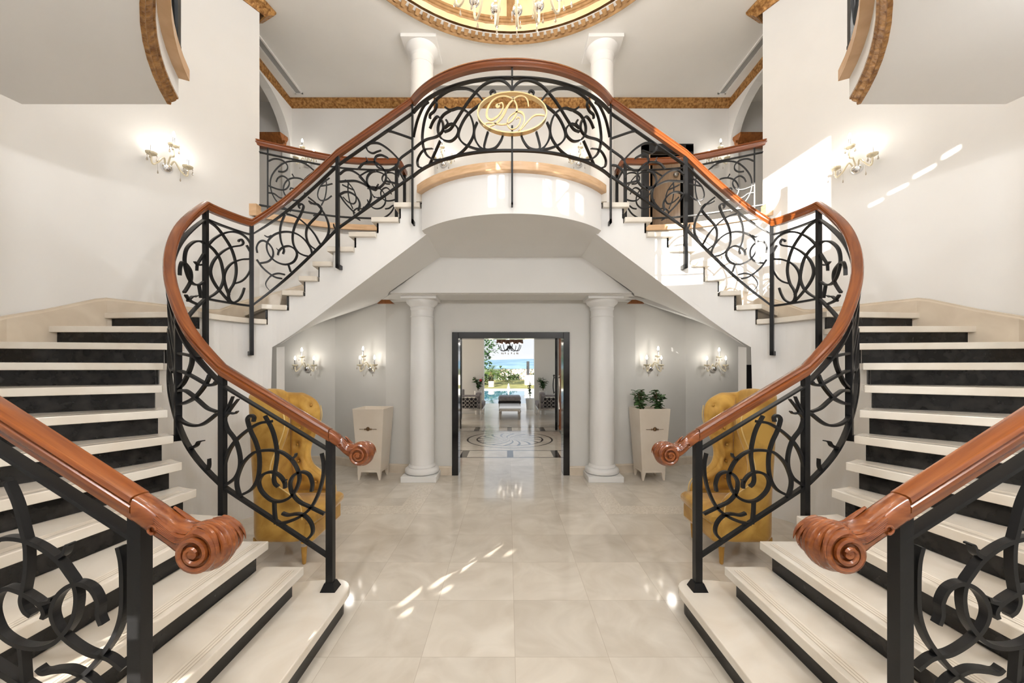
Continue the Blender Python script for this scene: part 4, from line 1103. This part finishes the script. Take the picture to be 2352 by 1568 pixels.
# ------------------------------------------------------------------ planters
def planter(loc, rz, label):
    t = thing('planter', label, 'planter', loc, rz, 'tapered cream planters')
    b = MB(); w0, w1 = .175, .235; d0, d1 = .16, .20; z0, z1 = .15, 1.06; d0, d1 = .17, .215
    def rg(w, d, z): return [(-w, -d, z), (w, -d, z), (w, d, z), (-w, d, z)]
    b.rings([rg(w0, d0, z0), rg(w1, d1, z1), rg(w1 - .022, d1 - .022, z1), rg(w1 - .03, d1 - .03, z1 - .12)]); b.build('body', M['cream'], t, world=False, bevel=.006)
    b = MB(); b.box(-w0, w0, -d0, d0, .115, .152); b.build('apron', M['cream'], t, world=False, bevel=.004)
    for i in (-1, 1):
        for j in (-1, 1):
            b = MB(); x, y = i * (w0 - .03), j * (d0 - .03)
            b.frust([(x - .012 + i * .012, y - .012 + j * .012, 0), (x + .012 + i * .012, y - .012 + j * .012, 0), (x + .012 + i * .012, y + .012 + j * .012, 0), (x - .012 + i * .012, y + .012 + j * .012, 0)],
                    [(x - .03, y - .03, .13), (x + .03, y - .03, .13), (x + .03, y + .03, .13), (x - .03, y + .03, .13)])
            b.build('leg', M['cream'], t, world=False)
    b = MB(); y = -.198
    b.tube([(-.13, y - .008, .76), (.13, y - .008, .76)], lambda u: .009 * math.sin(PI * (.04 + .92 * u)) + .002, 8)
    b.lathe([(.001, -.02), (.022, -.014), (.03, 0), (.022, .01), (.001, .012)], (0, y - .012, .765), 16, ax='y'); b.ball((-.045, y - .01, .76), .013); b.ball((.045, y - .01, .76), .013)
    b.build('handle', M['bronze'], t, world=False, smooth=True)
    return t
planter((-2.09, 5.84, 0), math.radians(-3), 'tapered cream planter cabinet, empty on top, left of the left column')
planter((2.10, 5.82, 0), math.radians(3), 'tapered cream planter cabinet topped with green plants, right of the right column')
def leafmesh(b, c, d, l, w):
    d = Vector(d).normalized(); up = Vector((0, 0, 1)); s = d.cross(up); s = s.normalized() if s.length > .01 else Vector((1, 0, 0)); n = s.cross(d)
    c = Vector(c); k = len(b.v)
    for t_, ww, hh in ((0, .1, 0), (.3, 1, .06), (.65, .8, .05), (1, .02, -.08)):
        p = c + d * l * t_ + n * l * hh
        b.v += [tuple(p - s * w * ww / 2 - n * w * .12), tuple(p), tuple(p + s * w * ww / 2 - n * w * .12)]
    for i in range(3):
        a = k + 3 * i; b.f += [(a, a + 1, a + 4, a + 3), (a + 1, a + 2, a + 5, a + 4)]
def plant(loc, h, label, nst, n, sp, seed, size=.06, flower=False, pot=None):
    rnd = random.Random(seed)
    t = thing('potted_plant', label, 'plant', loc)
    st = MB(); lf = MB()
    for i in range(nst):
        a = rnd.uniform(0, 2 * PI); r = sp * rnd.uniform(.4, 1)
        p = cr([(0, 0, 0), (r * .3 * math.cos(a), r * .3 * math.sin(a), h * .4), (r * math.cos(a), r * math.sin(a), h * rnd.uniform(.7, 1))], 6)
        st.tube(p, .005 * h / .3, 5)
        for k in range(n):
            q = p[min(len(p) - 1, int(len(p) * rnd.uniform(.3, 1)))]; a2 = rnd.uniform(0, 2 * PI)
            leafmesh(lf, q, (math.cos(a2), math.sin(a2), rnd.uniform(-.5, .5)), size * rnd.uniform(.8, 1.3), size * rnd.uniform(.75, 1.05))
    st.build('stem', M['stem'], t, world=False); lf.build('foliage', M['leaf'], t, world=False)
    if flower:
        b = MB(); b.ball((.1, -.1, h * .75), .05); b.build('flower', M['red'], t, world=False)
    if pot:
        b = MB(); r0, r1, ph, mm = pot; b.lathe([(.001, -ph), (r0, -ph), (r1, 0), (r1 * .9, 0), (r1 * .85, -.03), (.001, -.03)], (0, 0, 0), 18); b.build('pot', mm, t, world=False, smooth=True)
    return t
plant((1.97, 5.82, .96), .40, 'leafy green plant on the left side of the right planter', 7, 10, .10, 3, .09)
plant((2.24, 5.82, .96), .38, 'leafy green plant on the right side of the right planter', 7, 10, .10, 5, .09)

# ------------------------------------------------------------------ doorway and far hall
t = thing('door_frame', 'glossy black lacquered frame around the open central doorway', 'door frame', (0.005, 5.95, 0))
for x0, x1 in ((-.907, -.81), (.815, .912)):
    b = MB(); b.box(x0, x1, 5.92, 6.17, 0, 2.215); b.build('jamb', M['lacquer'], t, bevel=.004)
b = MB(); b.box(-.81, .815, 5.92, 6.17, 2.118, 2.215); b.build('head', M['lacquer'], t, bevel=.004)
b = MB(); b.box(-1.85, -1.66, 6.15, 11.3, 0, 3.2); struct(b.build('wall_hall_left', M['wall']))
b = MB(); b.box(1.66, 1.85, 6.15, 11.3, 0, 3.2); struct(b.build('wall_hall_right', M['wall']))
b = MB(); b.box(-1.9, 1.9, 6.15, 11.3, 3.0, 3.2); struct(b.build('ceiling_hall', M['ceil']))
b = MB(); wall_y(b, 11.2, 11.35, [(-1.4, 1.4, 0, 2.62)], -1.85, 1.85, 0, 3.2); struct(b.build('wall_hall_end', M['white']))
def glass_leaf(x0, y0, x1, y1, label):
    l = math.hypot(x1 - x0, y1 - y0); t = thing('glazed_door', label, 'door', (x0, y0, 0), math.atan2(y1 - y0, x1 - x0))
    b = MB(); b.box(0, .09, -.03, .03, .03, 2.55); b.box(l - .09, l, -.03, .03, .03, 2.55); b.box(0, l, -.03, .03, 2.45, 2.55); b.box(0, l, -.03, .03, .03, .24); b.build('frame', M['lacquer'], t, world=False)
    b = MB(); b.box(.09, l - .09, -.004, .004, .24, 2.45); b.build('pane', M['glass'], t, world=False)
    b = MB(); b.tube(cr([(l * .5, -.06, .95), (l * .5 - .02, -.08, 1.1), (l * .5 + .02, -.08, 1.25), (l * .5, -.06, 1.42)], 5), .014, 8); b.ball((l * .5, -.06, 1.45), .03); b.box(l * .5 - .02, l * .5 + .02, -.06, 0, .98, 1.0); b.box(l * .5 - .02, l * .5 + .02, -.06, 0, 1.38, 1.4); b.build('handle', M['dark'], t, world=False)
glass_leaf(-1.42, 11.2, -1.33, 10.3, 'black framed glass door leaf folded open at the left of the terrace doorway')
glass_leaf(1.36, 11.2, 1.23, 10.1, 'black framed glass door leaf folded open at the right of the terrace doorway')
t = thing('wooden_door', 'tall orange wood panel door with twisted silver handle at the right of the far hall', 'door', (1.33, 9.3, 0))
b = MB(); b.box(1.29, 1.33, 9.3, 10.0, .08, 2.6); b.build('panel', M['orange_wood'], t)
b = MB(); b.box(1.27, 1.34, 9.24, 9.3, 0, 2.62); b.box(1.29, 1.34, 9.3, 10.0, 0, .08); b.build('frame', M['lacquer'], t)
b = MB(); b.tube(cr([(1.25, 9.62, .62), (1.25, 9.7, .85), (1.25, 9.58, 1.1), (1.25, 9.64, 1.4)], 6), .016, 8); b.ball((1.25, 9.64, 1.45), .035); b.box(1.25, 1.29, 9.62, 9.66, 1.2, 1.22); b.build('handle', M['silver'], t)
t = thing('wooden_door', 'narrow edge of an orange wood door at the left of the far hall', 'door', (-1.0, 7.0, 0))
b = MB(); b.box(-.965, -.95, 6.72, 7.05, .02, 2.4); b.build('panel', M['orange_wood'], t)

# terrace
b = MB(); b.box(-6, 6, 11.2, 18.0, -.2, -.002); struct(b.build('floor_terrace', M['terr']))
for k in (False, True):
    b = MB(); b.box(-4.2, -.93, 14.0, 14.4, 0, 3.4); struct(b.build('wall_terrace_' + ('right' if k else 'left'), M['stone'], mir=k))
b = MB(); b.box(-4.2, 4.2, 11.35, 14.4, 3.3, 3.5); struct(b.build('ceiling_terrace', M['stone']))
def sofa(loc, mir, label):
    t = thing('sofa', label, 'sofa', loc, 0, 'terrace sofas')
    k = -1 if mir else 1        # inner side towards +x for the left one
    def B(x0, x1, *r):
        b = MB(); b.box(min(k * x0, k * x1), max(k * x0, k * x1), *r); return b
    B(-.75, .12, .0, 1.3, .30, .36).build('frame', M['silver'], t, world=False)
    B(-.7, .14, .04, 1.26, .36, .52).build('seat', M['greyfab'], t, world=False, bevel=.03)
    B(-.75, -.6, .04, 1.26, .5, .92).build('backrest', M['greyfab'], t, world=False, bevel=.03)
    b = B(-.12, .06, .12, .55, .52, .86); b.build('cushion', M['greyfab'], t, world=False, bevel=.05)
    b = B(-.75, .02, -.02, .04, .74, .80); b.build('armrest', M['greyfab'], t, world=False, bevel=.01)
    b = B(-.72, -.05, -.01, .02, .40, .70); b.build('side_panel', M['darkfab'], t, world=False)
    b = MB()
    for i in range(5):
        for j in range(3):
            c = (k * (-.62 + i * .13), -.03, .42 + j * .12)
            b.tube([(c[0] + .055 * math.cos(a), c[1], c[2] + .055 * math.sin(a)) for a in [2 * PI * q / 10 for q in range(11)]], .009, 5)
    b.build('lattice', M['silver'], t, world=False)
    for x, y in ((-.7, .03), (.08, .03), (-.7, 1.25), (.08, 1.25)):
        b = MB(); b.lathe([(.014, 0), (.022, .05), (.014, .1), (.028, .2), (.02, .30)], (k * x, y, 0), 10); b.build('leg', M['silver'], t, world=False, smooth=True)
    b = B(.05, .085, -.01, .03, .3, .78); b.build('arm_post', M['silver'], t, world=False)
sofa((-.98, 12.3, 0), False, 'grey upholstered terrace sofa with lattice side seen left through the doorway')
sofa((1.05, 12.3, 0), True, 'grey upholstered terrace sofa with lattice side seen right through the doorway')
t = thing('coffee_table', 'low white topped coffee table with silver legs in the middle of the terrace', 'table', (.02, 12.7, 0))
b = MB(); b.box(-.33, .37, 12.3, 13.9, .33, .37); b.build('tabletop', M['tabletop'], t, bevel=.004)
b = MB(); b.box(-.31, .35, 12.32, 13.88, .27, .33); b.build('apron', M['silver'], t)
for x in (-.29, .33):
    for y in (12.36, 13.84):
        b = MB(); b.lathe([(.02, 0), (.03, .2), (.045, .24), (.05, .28), (.03, .31)], (x, y, 0), 10); b.build('leg', M['silver'], t, smooth=True)
t = thing('ottoman', 'grey cushioned ottoman behind the white coffee table', 'ottoman', (.02, 15.3, 0))
b = MB(); b.box(-.42, .46, 14.9, 15.7, .36, .57); b.build('cushion', M['greyfab'], t, bevel=.07)
b = MB(); b.box(-.42, .46, 14.9, 15.7, .28, .35); b.build('frame', M['darkfab'], t)
for x in (-.38, .42):
    for y in (14.94, 15.66):
        b = MB(); b.lathe([(.02, 0), (.03, .28)], (x, y, 0), 8); b.build('leg', M['silver'], t)
plant((-1.12, 13.77, .85), .5, 'bushy plant with a red flower beside the left terrace sofa', 8, 8, .22, 11, .11, True, (.1, .14, .85, M['stone']))
plant((1.22, 13.77, .85), .48, 'round bushy plant above the right terrace sofa', 8, 8, .22, 12, .11, False, (.1, .14, .85, M['stone']))
plant((.86, 15.6, .42), .75, 'slim plant in a square white pot beside the right terrace sofa', 4, 9, .16, 13, .1, False, (.15, .19, .42, M['stone']))
# terrace chandelier
t = thing('chandelier', 'dark chandelier with brown shades hanging over the terrace, cut by the door head', 'chandelier', (.02, 13.0, 3.3))
b = MB(); b.tube([(.02, 13, 3.3), (.02, 13, 2.35)], .015, 8); b.ball((.02, 13, 2.36), .06); b.build('stem', M['dark'], t)
for i in range(8):
    a = 2 * PI * i / 8 + .2; c, s = math.cos(a), math.sin(a)
    def P(r, z): return (.02 + r * c, 13 + r * s, z)
    b = MB(); b.tube(cr([P(.03, 2.42), P(.15, 2.27), P(.3, 2.25), P(.38, 2.38), P(.38, 2.46)], 5), .012, 6); arm = b.build('arm', M['dark'], t)
    x, y, z = P(.38, 2.5)
    b = MB(); b.lathe([(.085, 0), (.07, .14)], (x, y, z), 14); b.build('lamp_shade', M['shade'], arm, smooth=True)
    b = MB(); b.lathe([(.012, -.04), (.018, .02), (.001, .07)], (x, y, z), 8); b.build('bulb', M['bulb'], arm)
    b = MB(); q = P(.28, 2.25); b.tube([q, (q[0], q[1], q[2] - .06)], .003, 4); b.lathe([(.001, -.13), (.018, -.1), (.001, -.05)], q, 6); b.build('crystal_drop', M['crystal'], arm)

# pool, garden, valley
b = MB(); b.box(-9, 9, 18.0, 30.0, -.25, -.06); pw = b.build('pool_water', M['water']); tag(pw, 'still light blue water of the swimming pool beyond the terrace', 'pool')
b = MB(); b.box(-10, 10, 30.0, 31.0, -.3, 0.0); b.box(-10, -9, 18, 31, -.3, 0); b.box(9, 10, 18, 31, -.3, 0); cp = b.build('pool_coping', M['stone']); struct(cp)
b = MB(); b.poly([(-16, 31, -.02), (16, 31, -.02), (16, 46, .25), (-16, 46, .25)]); b.poly([(-16, 46, .25), (16, 46, .25), (16, 60, -6), (-16, 60, -6)])
lw = b.build('lawn', M['grass']); struct(lw)
b = MB(); g = 24
random.seed(4)
rows = []
TER = [(58, -5.5), (120, -12), (250, -20), (450, -24), (600, -23), (800, -17), (1000, -9), (1200, -4), (1700, 0)]
for y, zz in TER:
    rows.append([(x * max(y, 120) * .09, y, zz + random.uniform(-.5, .5)) for x in range(-12, 13)])
b.rings(rows, cap=False, close=False); vl = b.build('valley', M['valley']); struct(vl)
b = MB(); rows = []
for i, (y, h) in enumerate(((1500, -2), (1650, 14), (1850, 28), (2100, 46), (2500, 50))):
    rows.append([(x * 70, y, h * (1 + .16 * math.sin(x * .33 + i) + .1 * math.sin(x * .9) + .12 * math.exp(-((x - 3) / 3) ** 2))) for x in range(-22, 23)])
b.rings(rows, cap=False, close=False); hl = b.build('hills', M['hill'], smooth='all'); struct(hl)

def bush(loc, r, label, cat='bush', nm='bush', seed=0, n=260, leaf=.2, flat=.8, m=None, trunk=False):
    rnd = random.Random(seed); t = thing(nm, label, cat, loc)
    b = MB()
    for i in range(n):
        v = Vector((rnd.gauss(0, 1), rnd.gauss(0, 1), rnd.gauss(0, 1))); v.normalize(); v *= r * rnd.uniform(.55, 1.0) * (1 + .25 * math.sin(v.x * 5 + v.z * 7 / max(.2, r) + seed))
        leafmesh(b, (v.x, v.y, v.z * flat + r * flat + (trunk or 0)), (rnd.uniform(-1, 1), rnd.uniform(-1, 1), rnd.uniform(-.6, .6)), leaf * rnd.uniform(.7, 1.4), leaf * .7)
    b.build('foliage', m or M['leaf2'], t, world=False)
    b = MB(); b.tube([(0, 0, 0), (0, 0, r * flat + (trunk or 0))], .12 if trunk else .05, 6); b.build('trunk', M['stem'], t, world=False)
bush((-2.75, 32, 0), 1.75, 'dark leafed tree hanging in from the left of the terrace opening', 'tree', 'tree', 2, 900, .26, .95, M['leaf'], 1.5)
bush((-2.6, 36.0, 0), 1.0, 'clipped green hedge at the left edge of the lawn', 'hedge', 'hedge', 3, 420, .22, .7)
bush((.1 - .6, 43.0, .1), 1.25, 'dark rounded shrub right of the palm', 'bush', 'bush', 4, 380, .24, .65)
bush((.7, 48.0, 0), .85, 'grey green shrub at the far rim of the lawn', 'bush', 'bush', 5, 320, .24, .5)
bush((3.2, 49.0, 0), 1.1, 'pale shrub behind the white outdoor fireplace', 'bush', 'bush', 6, 300, .24, .5)
t = thing('palm_tree', 'short palm tree with spreading fronds on the lawn', 'palm', (-1.75, 38.5, 0))
b = MB(); b.lathe([(.3, 0), (.24, .6), (.28, 1.0), (.1, 1.25)], (0, 0, 0), 12); b.build('trunk', M['stem'], t, world=False)
b = MB(); rnd = random.Random(9)
for i in range(26):
    a = 2 * PI * i / 26 + rnd.uniform(-.1, .1); el = rnd.uniform(.2, 1.3); L_ = rnd.uniform(1.1, 1.6)
    p = [(L_ * u * math.cos(el) * math.cos(a), L_ * u * math.cos(el) * math.sin(a), 1.1 + L_ * (u * math.sin(el) - .55 * u * u * (1.1 - .4 * el))) for u in [k / 9 for k in range(10)]]
    b.tube(p, .018, 4)
    for k in range(2, 10):
        d = Vector(p[k]) - Vector(p[k - 1]); s = d.cross(Vector((0, 0, 1))).normalized()
        for sg in (-1, 1): leafmesh(b, p[k], d.normalized() * .6 + s * sg - Vector((0, 0, .25)), .42, .05)
b.build('fronds', M['palm'], t, world=False)
t = thing('garden_urn', 'pale stone block planter below the palm', 'planter', (-1.5, 33.5, 0))
b = MB(); b.lathe([(.24, 0), (.27, .5), (.22, .5), (.2, .42), (.001, .42)], (0, 0, 0), 16); b.build('bowl', M['cream'], t, world=False)
b = MB(); b.lathe([(.28, 0), (.28, .04), (.24, .05)], (0, 0, 0), 16); b.build('base', M['cream'], t, world=False)
t = thing('garden_statue', 'small white figure standing on the far pool edge', 'statue', (0, 31.3, 0))
b = MB(); b.lathe([(.12, 0), (.1, .12), (.05, .26), (.07, .32), (.001, .42)], (0, 0, 0), 12); b.build('figure', M['stone'], t, world=False)
t = thing('outdoor_fireplace', 'white outdoor fireplace block with a dark chimney pipe at the right of the lawn', 'fireplace', (2.1, 36, 0))
b = MB(); b.box(1.55, 3.6, 36, 37.2, .0, .92); b.build('block', M['stone'], t)
b = MB(); b.box(1.5, 3.65, 35.95, 37.25, .92, 1.0); b.build('worktop', M['stone'], t)
b = MB(); b.box(1.72, 1.98, 36.3, 36.6, 1.0, 2.3); b.build('chimney', M['dark'], t)
# town in the valley
def house():
    t = thing('house', 'small white house of the far town with a terracotta roof', 'house', (0, 0, 0), 0, 'white houses of the far town')
    b = MB(); b.box(-2.4, 2.4, -2, 2, -3, 3); b.build('wall', M['house'], t, world=False)
    b = MB(); b.frust([(-2.6, -2.2, 3), (2.6, -2.2, 3), (2.6, 2.2, 3), (-2.6, 2.2, 3)], [(-2.6, -.1, 4), (2.6, -.1, 4), (2.6, .1, 4), (-2.6, .1, 4)]); b.build('roof', M['roof'], t, world=False)
    b = MB(); b.box(-1.4, -.5, -2.03, -2, .2, 1.6); b.build('window', M['dark'], t, world=False)
    return t
H0 = house(); rnd = random.Random(21); k = 0
for r_ in range(10):
    for c_ in range(11):
        y = 620 + r_ * 55 + rnd.uniform(-14, 14); x = -16 + c_ * 9.6 + rnd.uniform(-1, 1) + (r_ % 2) * 4.5
        if rnd.random() < .15: continue
        z = lerp_table(TER, y) + 1.5; sc_ = rnd.uniform(.85, 1.2)
        if k == 0: H0.location = (x, y, z); H0.scale = (sc_,) * 3
        else: dup(H0, (x, y, z), rnd.uniform(-.3, .3), scale=(sc_ * rnd.uniform(.9, 1.3), sc_, sc_ * rnd.uniform(.8, 1.2)))
        k += 1

# ------------------------------------------------------------------ upper landing details
t = thing('door_frame', 'dark framed doorway on the upper back wall behind the right gallery railing', 'door frame', (2.84, 6.97, 3.72))
b = MB(); b.box(2.38, 2.5, 6.9, 7.0, 3.715, 5.68); b.box(3.16, 3.30, 6.9, 7.0, 3.715, 5.68); b.build('jamb', M['dark'], t)
b = MB(); b.box(2.38, 3.30, 6.9, 7.0, 5.56, 5.70); b.build('head', M['dark'], t)
b = MB(); b.box(2.5, 2.53, 6.93, 7.0, 3.715, 5.56); b.build('lining', M['cap'], t)
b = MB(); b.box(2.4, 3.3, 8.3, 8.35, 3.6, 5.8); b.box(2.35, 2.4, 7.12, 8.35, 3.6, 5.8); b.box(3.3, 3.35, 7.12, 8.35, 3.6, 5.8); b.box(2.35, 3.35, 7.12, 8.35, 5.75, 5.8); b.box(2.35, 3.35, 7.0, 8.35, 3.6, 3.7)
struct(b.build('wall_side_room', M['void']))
t = thing('wooden_door', 'light oak door standing ajar in the dark frame of the upper landing', 'door', (3.14, 7.05, 3.72), 0)
b = MB(); b.prism([(2.71, 7.30), (3.12, 7.03), (3.14, 7.07), (2.73, 7.34)], 3.73, 5.52); b.build('panel', M['oak'], t)
b = MB(); b.ball((3.05, 7.05, 5.22), .05); b.build('knob', M['silver'], t)
for k in (False, True):
    s = 'right' if k else 'left'
    t = thing('wall_bracket', 'carved dark wood door head seen through the arch at the upper %s' % s, 'door head', ((1 if k else -1) * 4.4, 6.97, 5.6))
    b = MB()
    b.sweep([(-4.86, 6.97, 5.62), (-4.86, 6.84, 5.62), (-4.06, 6.84, 5.62), (-4.06, 6.97, 5.62)], [(.05, 0), (.0, 0), (-.012, .03), (-.004, .05), (-.03, .08), (-.03, .10), (-.07, .14), (-.08, .15), (-.08, .185), (.05, .185)]); b.build('cornice', M['bracket'], t, k)
    for i in range(9):
        b = MB(); b.box(-4.72 + i * .085, -4.68 + i * .085, 6.80, 6.83, 5.66, 5.70); b.build('dentil', M['bracket'], t, k)
    # lower wooden bracket under the flight
    t = thing('wall_bracket', 'small carved wood bracket tucked under the %s flight beside the column' % s, 'bracket', ((1 if k else -1) * 1.97, 5.95, 2.68))
    b = MB(); b.frust([(-2.06, 5.9, 2.655), (-1.80, 5.9, 2.655), (-1.80, 5.96, 2.655), (-2.06, 5.96, 2.655)], [(-1.96, 5.9, 2.735), (-1.90, 5.9, 2.735), (-1.90, 5.96, 2.735), (-1.96, 5.96, 2.735)]); b.build('wedge', M['bracket'], t, k)
    # linear ventilation grille
    t = thing('ceiling_vent', 'long grey slot grille in the upper ceiling along the %s side wall' % s, 'vent', ((1 if k else -1) * 3.72, 6.2, 6.5))
    b = MB(); b.box(-3.76, -3.68, 5.3, 6.72, 6.485, 6.496); b.build('slot', M['grille'], t, k)
    b = MB(); b.box(-3.79, -3.765, 5.3, 6.75, 6.48, 6.5); b.box(-3.675, -3.65, 5.3, 6.75, 6.48, 6.5); b.box(-3.79, -3.65, 6.725, 6.75, 6.48, 6.5); b.build('frame', M['white'], t, k)
t = thing('ceiling_vent', 'long grey slot grille in the upper ceiling along the back wall', 'vent', (0, 6.7, 6.5))
b = MB(); b.box(-1.3, 1.35, 6.55, 6.66, 6.485, 6.496); b.build('slot', M['grille'], t)
b = MB(); b.box(-1.34, 1.39, 6.52, 6.545, 6.48, 6.5); b.box(-1.34, 1.39, 6.665, 6.69, 6.48, 6.5); b.build('frame', M['white'], t)
t = thing('dark_door', 'narrow dark door edge behind the right armchair in the niche', 'door', (3.0, 4.6, 0))
b = MB(); b.box(2.80, 2.83, 4.63, 4.70, 0, 1.70); b.build('edge', M['dark'], t)
b = MB(); b.box(2.83, 3.5, 4.66, 4.70, 0, 1.70); b.build('panel', M['dark'], t)

# ------------------------------------------------------------------ light and sky
def point(x, y, z, w, r=.05, col=(1, .96, .90)):
    l = bpy.data.lights.new('lamp', 'POINT'); l.energy = w; l.shadow_soft_size = r; l.color = col
    o = bpy.data.objects.new('lamp_or_fill_light', l); o.location = (x, y, z); C.objects.link(o)
for x, y, z, w in SCON: point(x, y, z, w, .06)
for i in range(6):
    a = 2 * PI * i / 6; point(.8 * math.cos(a), 3.43 + .8 * math.sin(a), 5.85, LCH, .12, (1, .99, .975))
for x, y, z, k in PTS: point(x, y, z, LSP * k, .07, (.98, .99, 1))  # fill light of the added, unseen spotlights
point(-1.3, 7.4, 2.7, LHALL, .3); point(1.3, 7.4, 2.7, LHALL, .3)  # unseen points added to brighten the far hall, no fixture there

sd = Vector((.45, .86, -.29))
s = bpy.data.lights.new('sun', 'SUN'); s.energy = LSUN; s.angle = .005; s.color = (1, .95, .87)
so = bpy.data.objects.new('sun_light', s); so.rotation_euler = sd.to_track_quat('-Z', 'Y').to_euler(); C.objects.link(so)

w = bpy.data.worlds.new('sky'); bpy.context.scene.world = w; w.use_nodes = True
N, L = w.node_tree.nodes, w.node_tree.links
bg = N['Background']; tc = N.new('ShaderNodeTexCoord'); sp = N.new('ShaderNodeSeparateXYZ'); L.new(tc.outputs['Generated'], sp.inputs[0])
r = N.new('ShaderNodeValToRGB'); e = r.color_ramp.elements
e[0].position = .0; e[0].color = (.93, .94, .95, 1); e[1].position = .5; e[1].color = (.42, .62, .86, 1)
L.new(sp.outputs[2], r.inputs[0])
n = N.new('ShaderNodeTexNoise'); n.inputs['Scale'].default_value = 3; n.inputs['Detail'].default_value = 7
mp = N.new('ShaderNodeMapping'); mp.inputs['Scale'].default_value = (1, 1, 4); L.new(tc.outputs['Generated'], mp.inputs[0]); L.new(mp.outputs[0], n.inputs['Vector'])
cr_ = N.new('ShaderNodeValToRGB'); cr_.color_ramp.elements[0].position = .42; cr_.color_ramp.elements[1].position = .62; L.new(n.outputs[0], cr_.inputs[0])
mx = N.new('ShaderNodeMixRGB'); L.new(cr_.outputs[0], mx.inputs[0]); L.new(r.outputs[0], mx.inputs[1]); mx.inputs[2].default_value = (1, 1, 1, 1)
L.new(mx.outputs[0], bg.inputs[0]); bg.inputs[1].default_value = LSKY

cam = bpy.data.cameras.new('camera'); co = bpy.data.objects.new('camera', cam); C.objects.link(co)
co.location = (CAMX, 0, E); co.rotation_euler = (PI / 2, 0, 0)
cam.sensor_width = 36; cam.lens = F / 2352 * 36; cam.shift_x = (1176 - CX) / 2352; cam.shift_y = (CY - 784) / 2352; cam.clip_start = .05; cam.clip_end = 5000
sc = bpy.context.scene; sc.camera = co
sc.view_settings.view_transform = 'Standard'; sc.view_settings.look = 'None'; sc.view_settings.gamma = 1; sc.view_settings.exposure = EXPO
sc.view_settings.use_curve_mapping = False
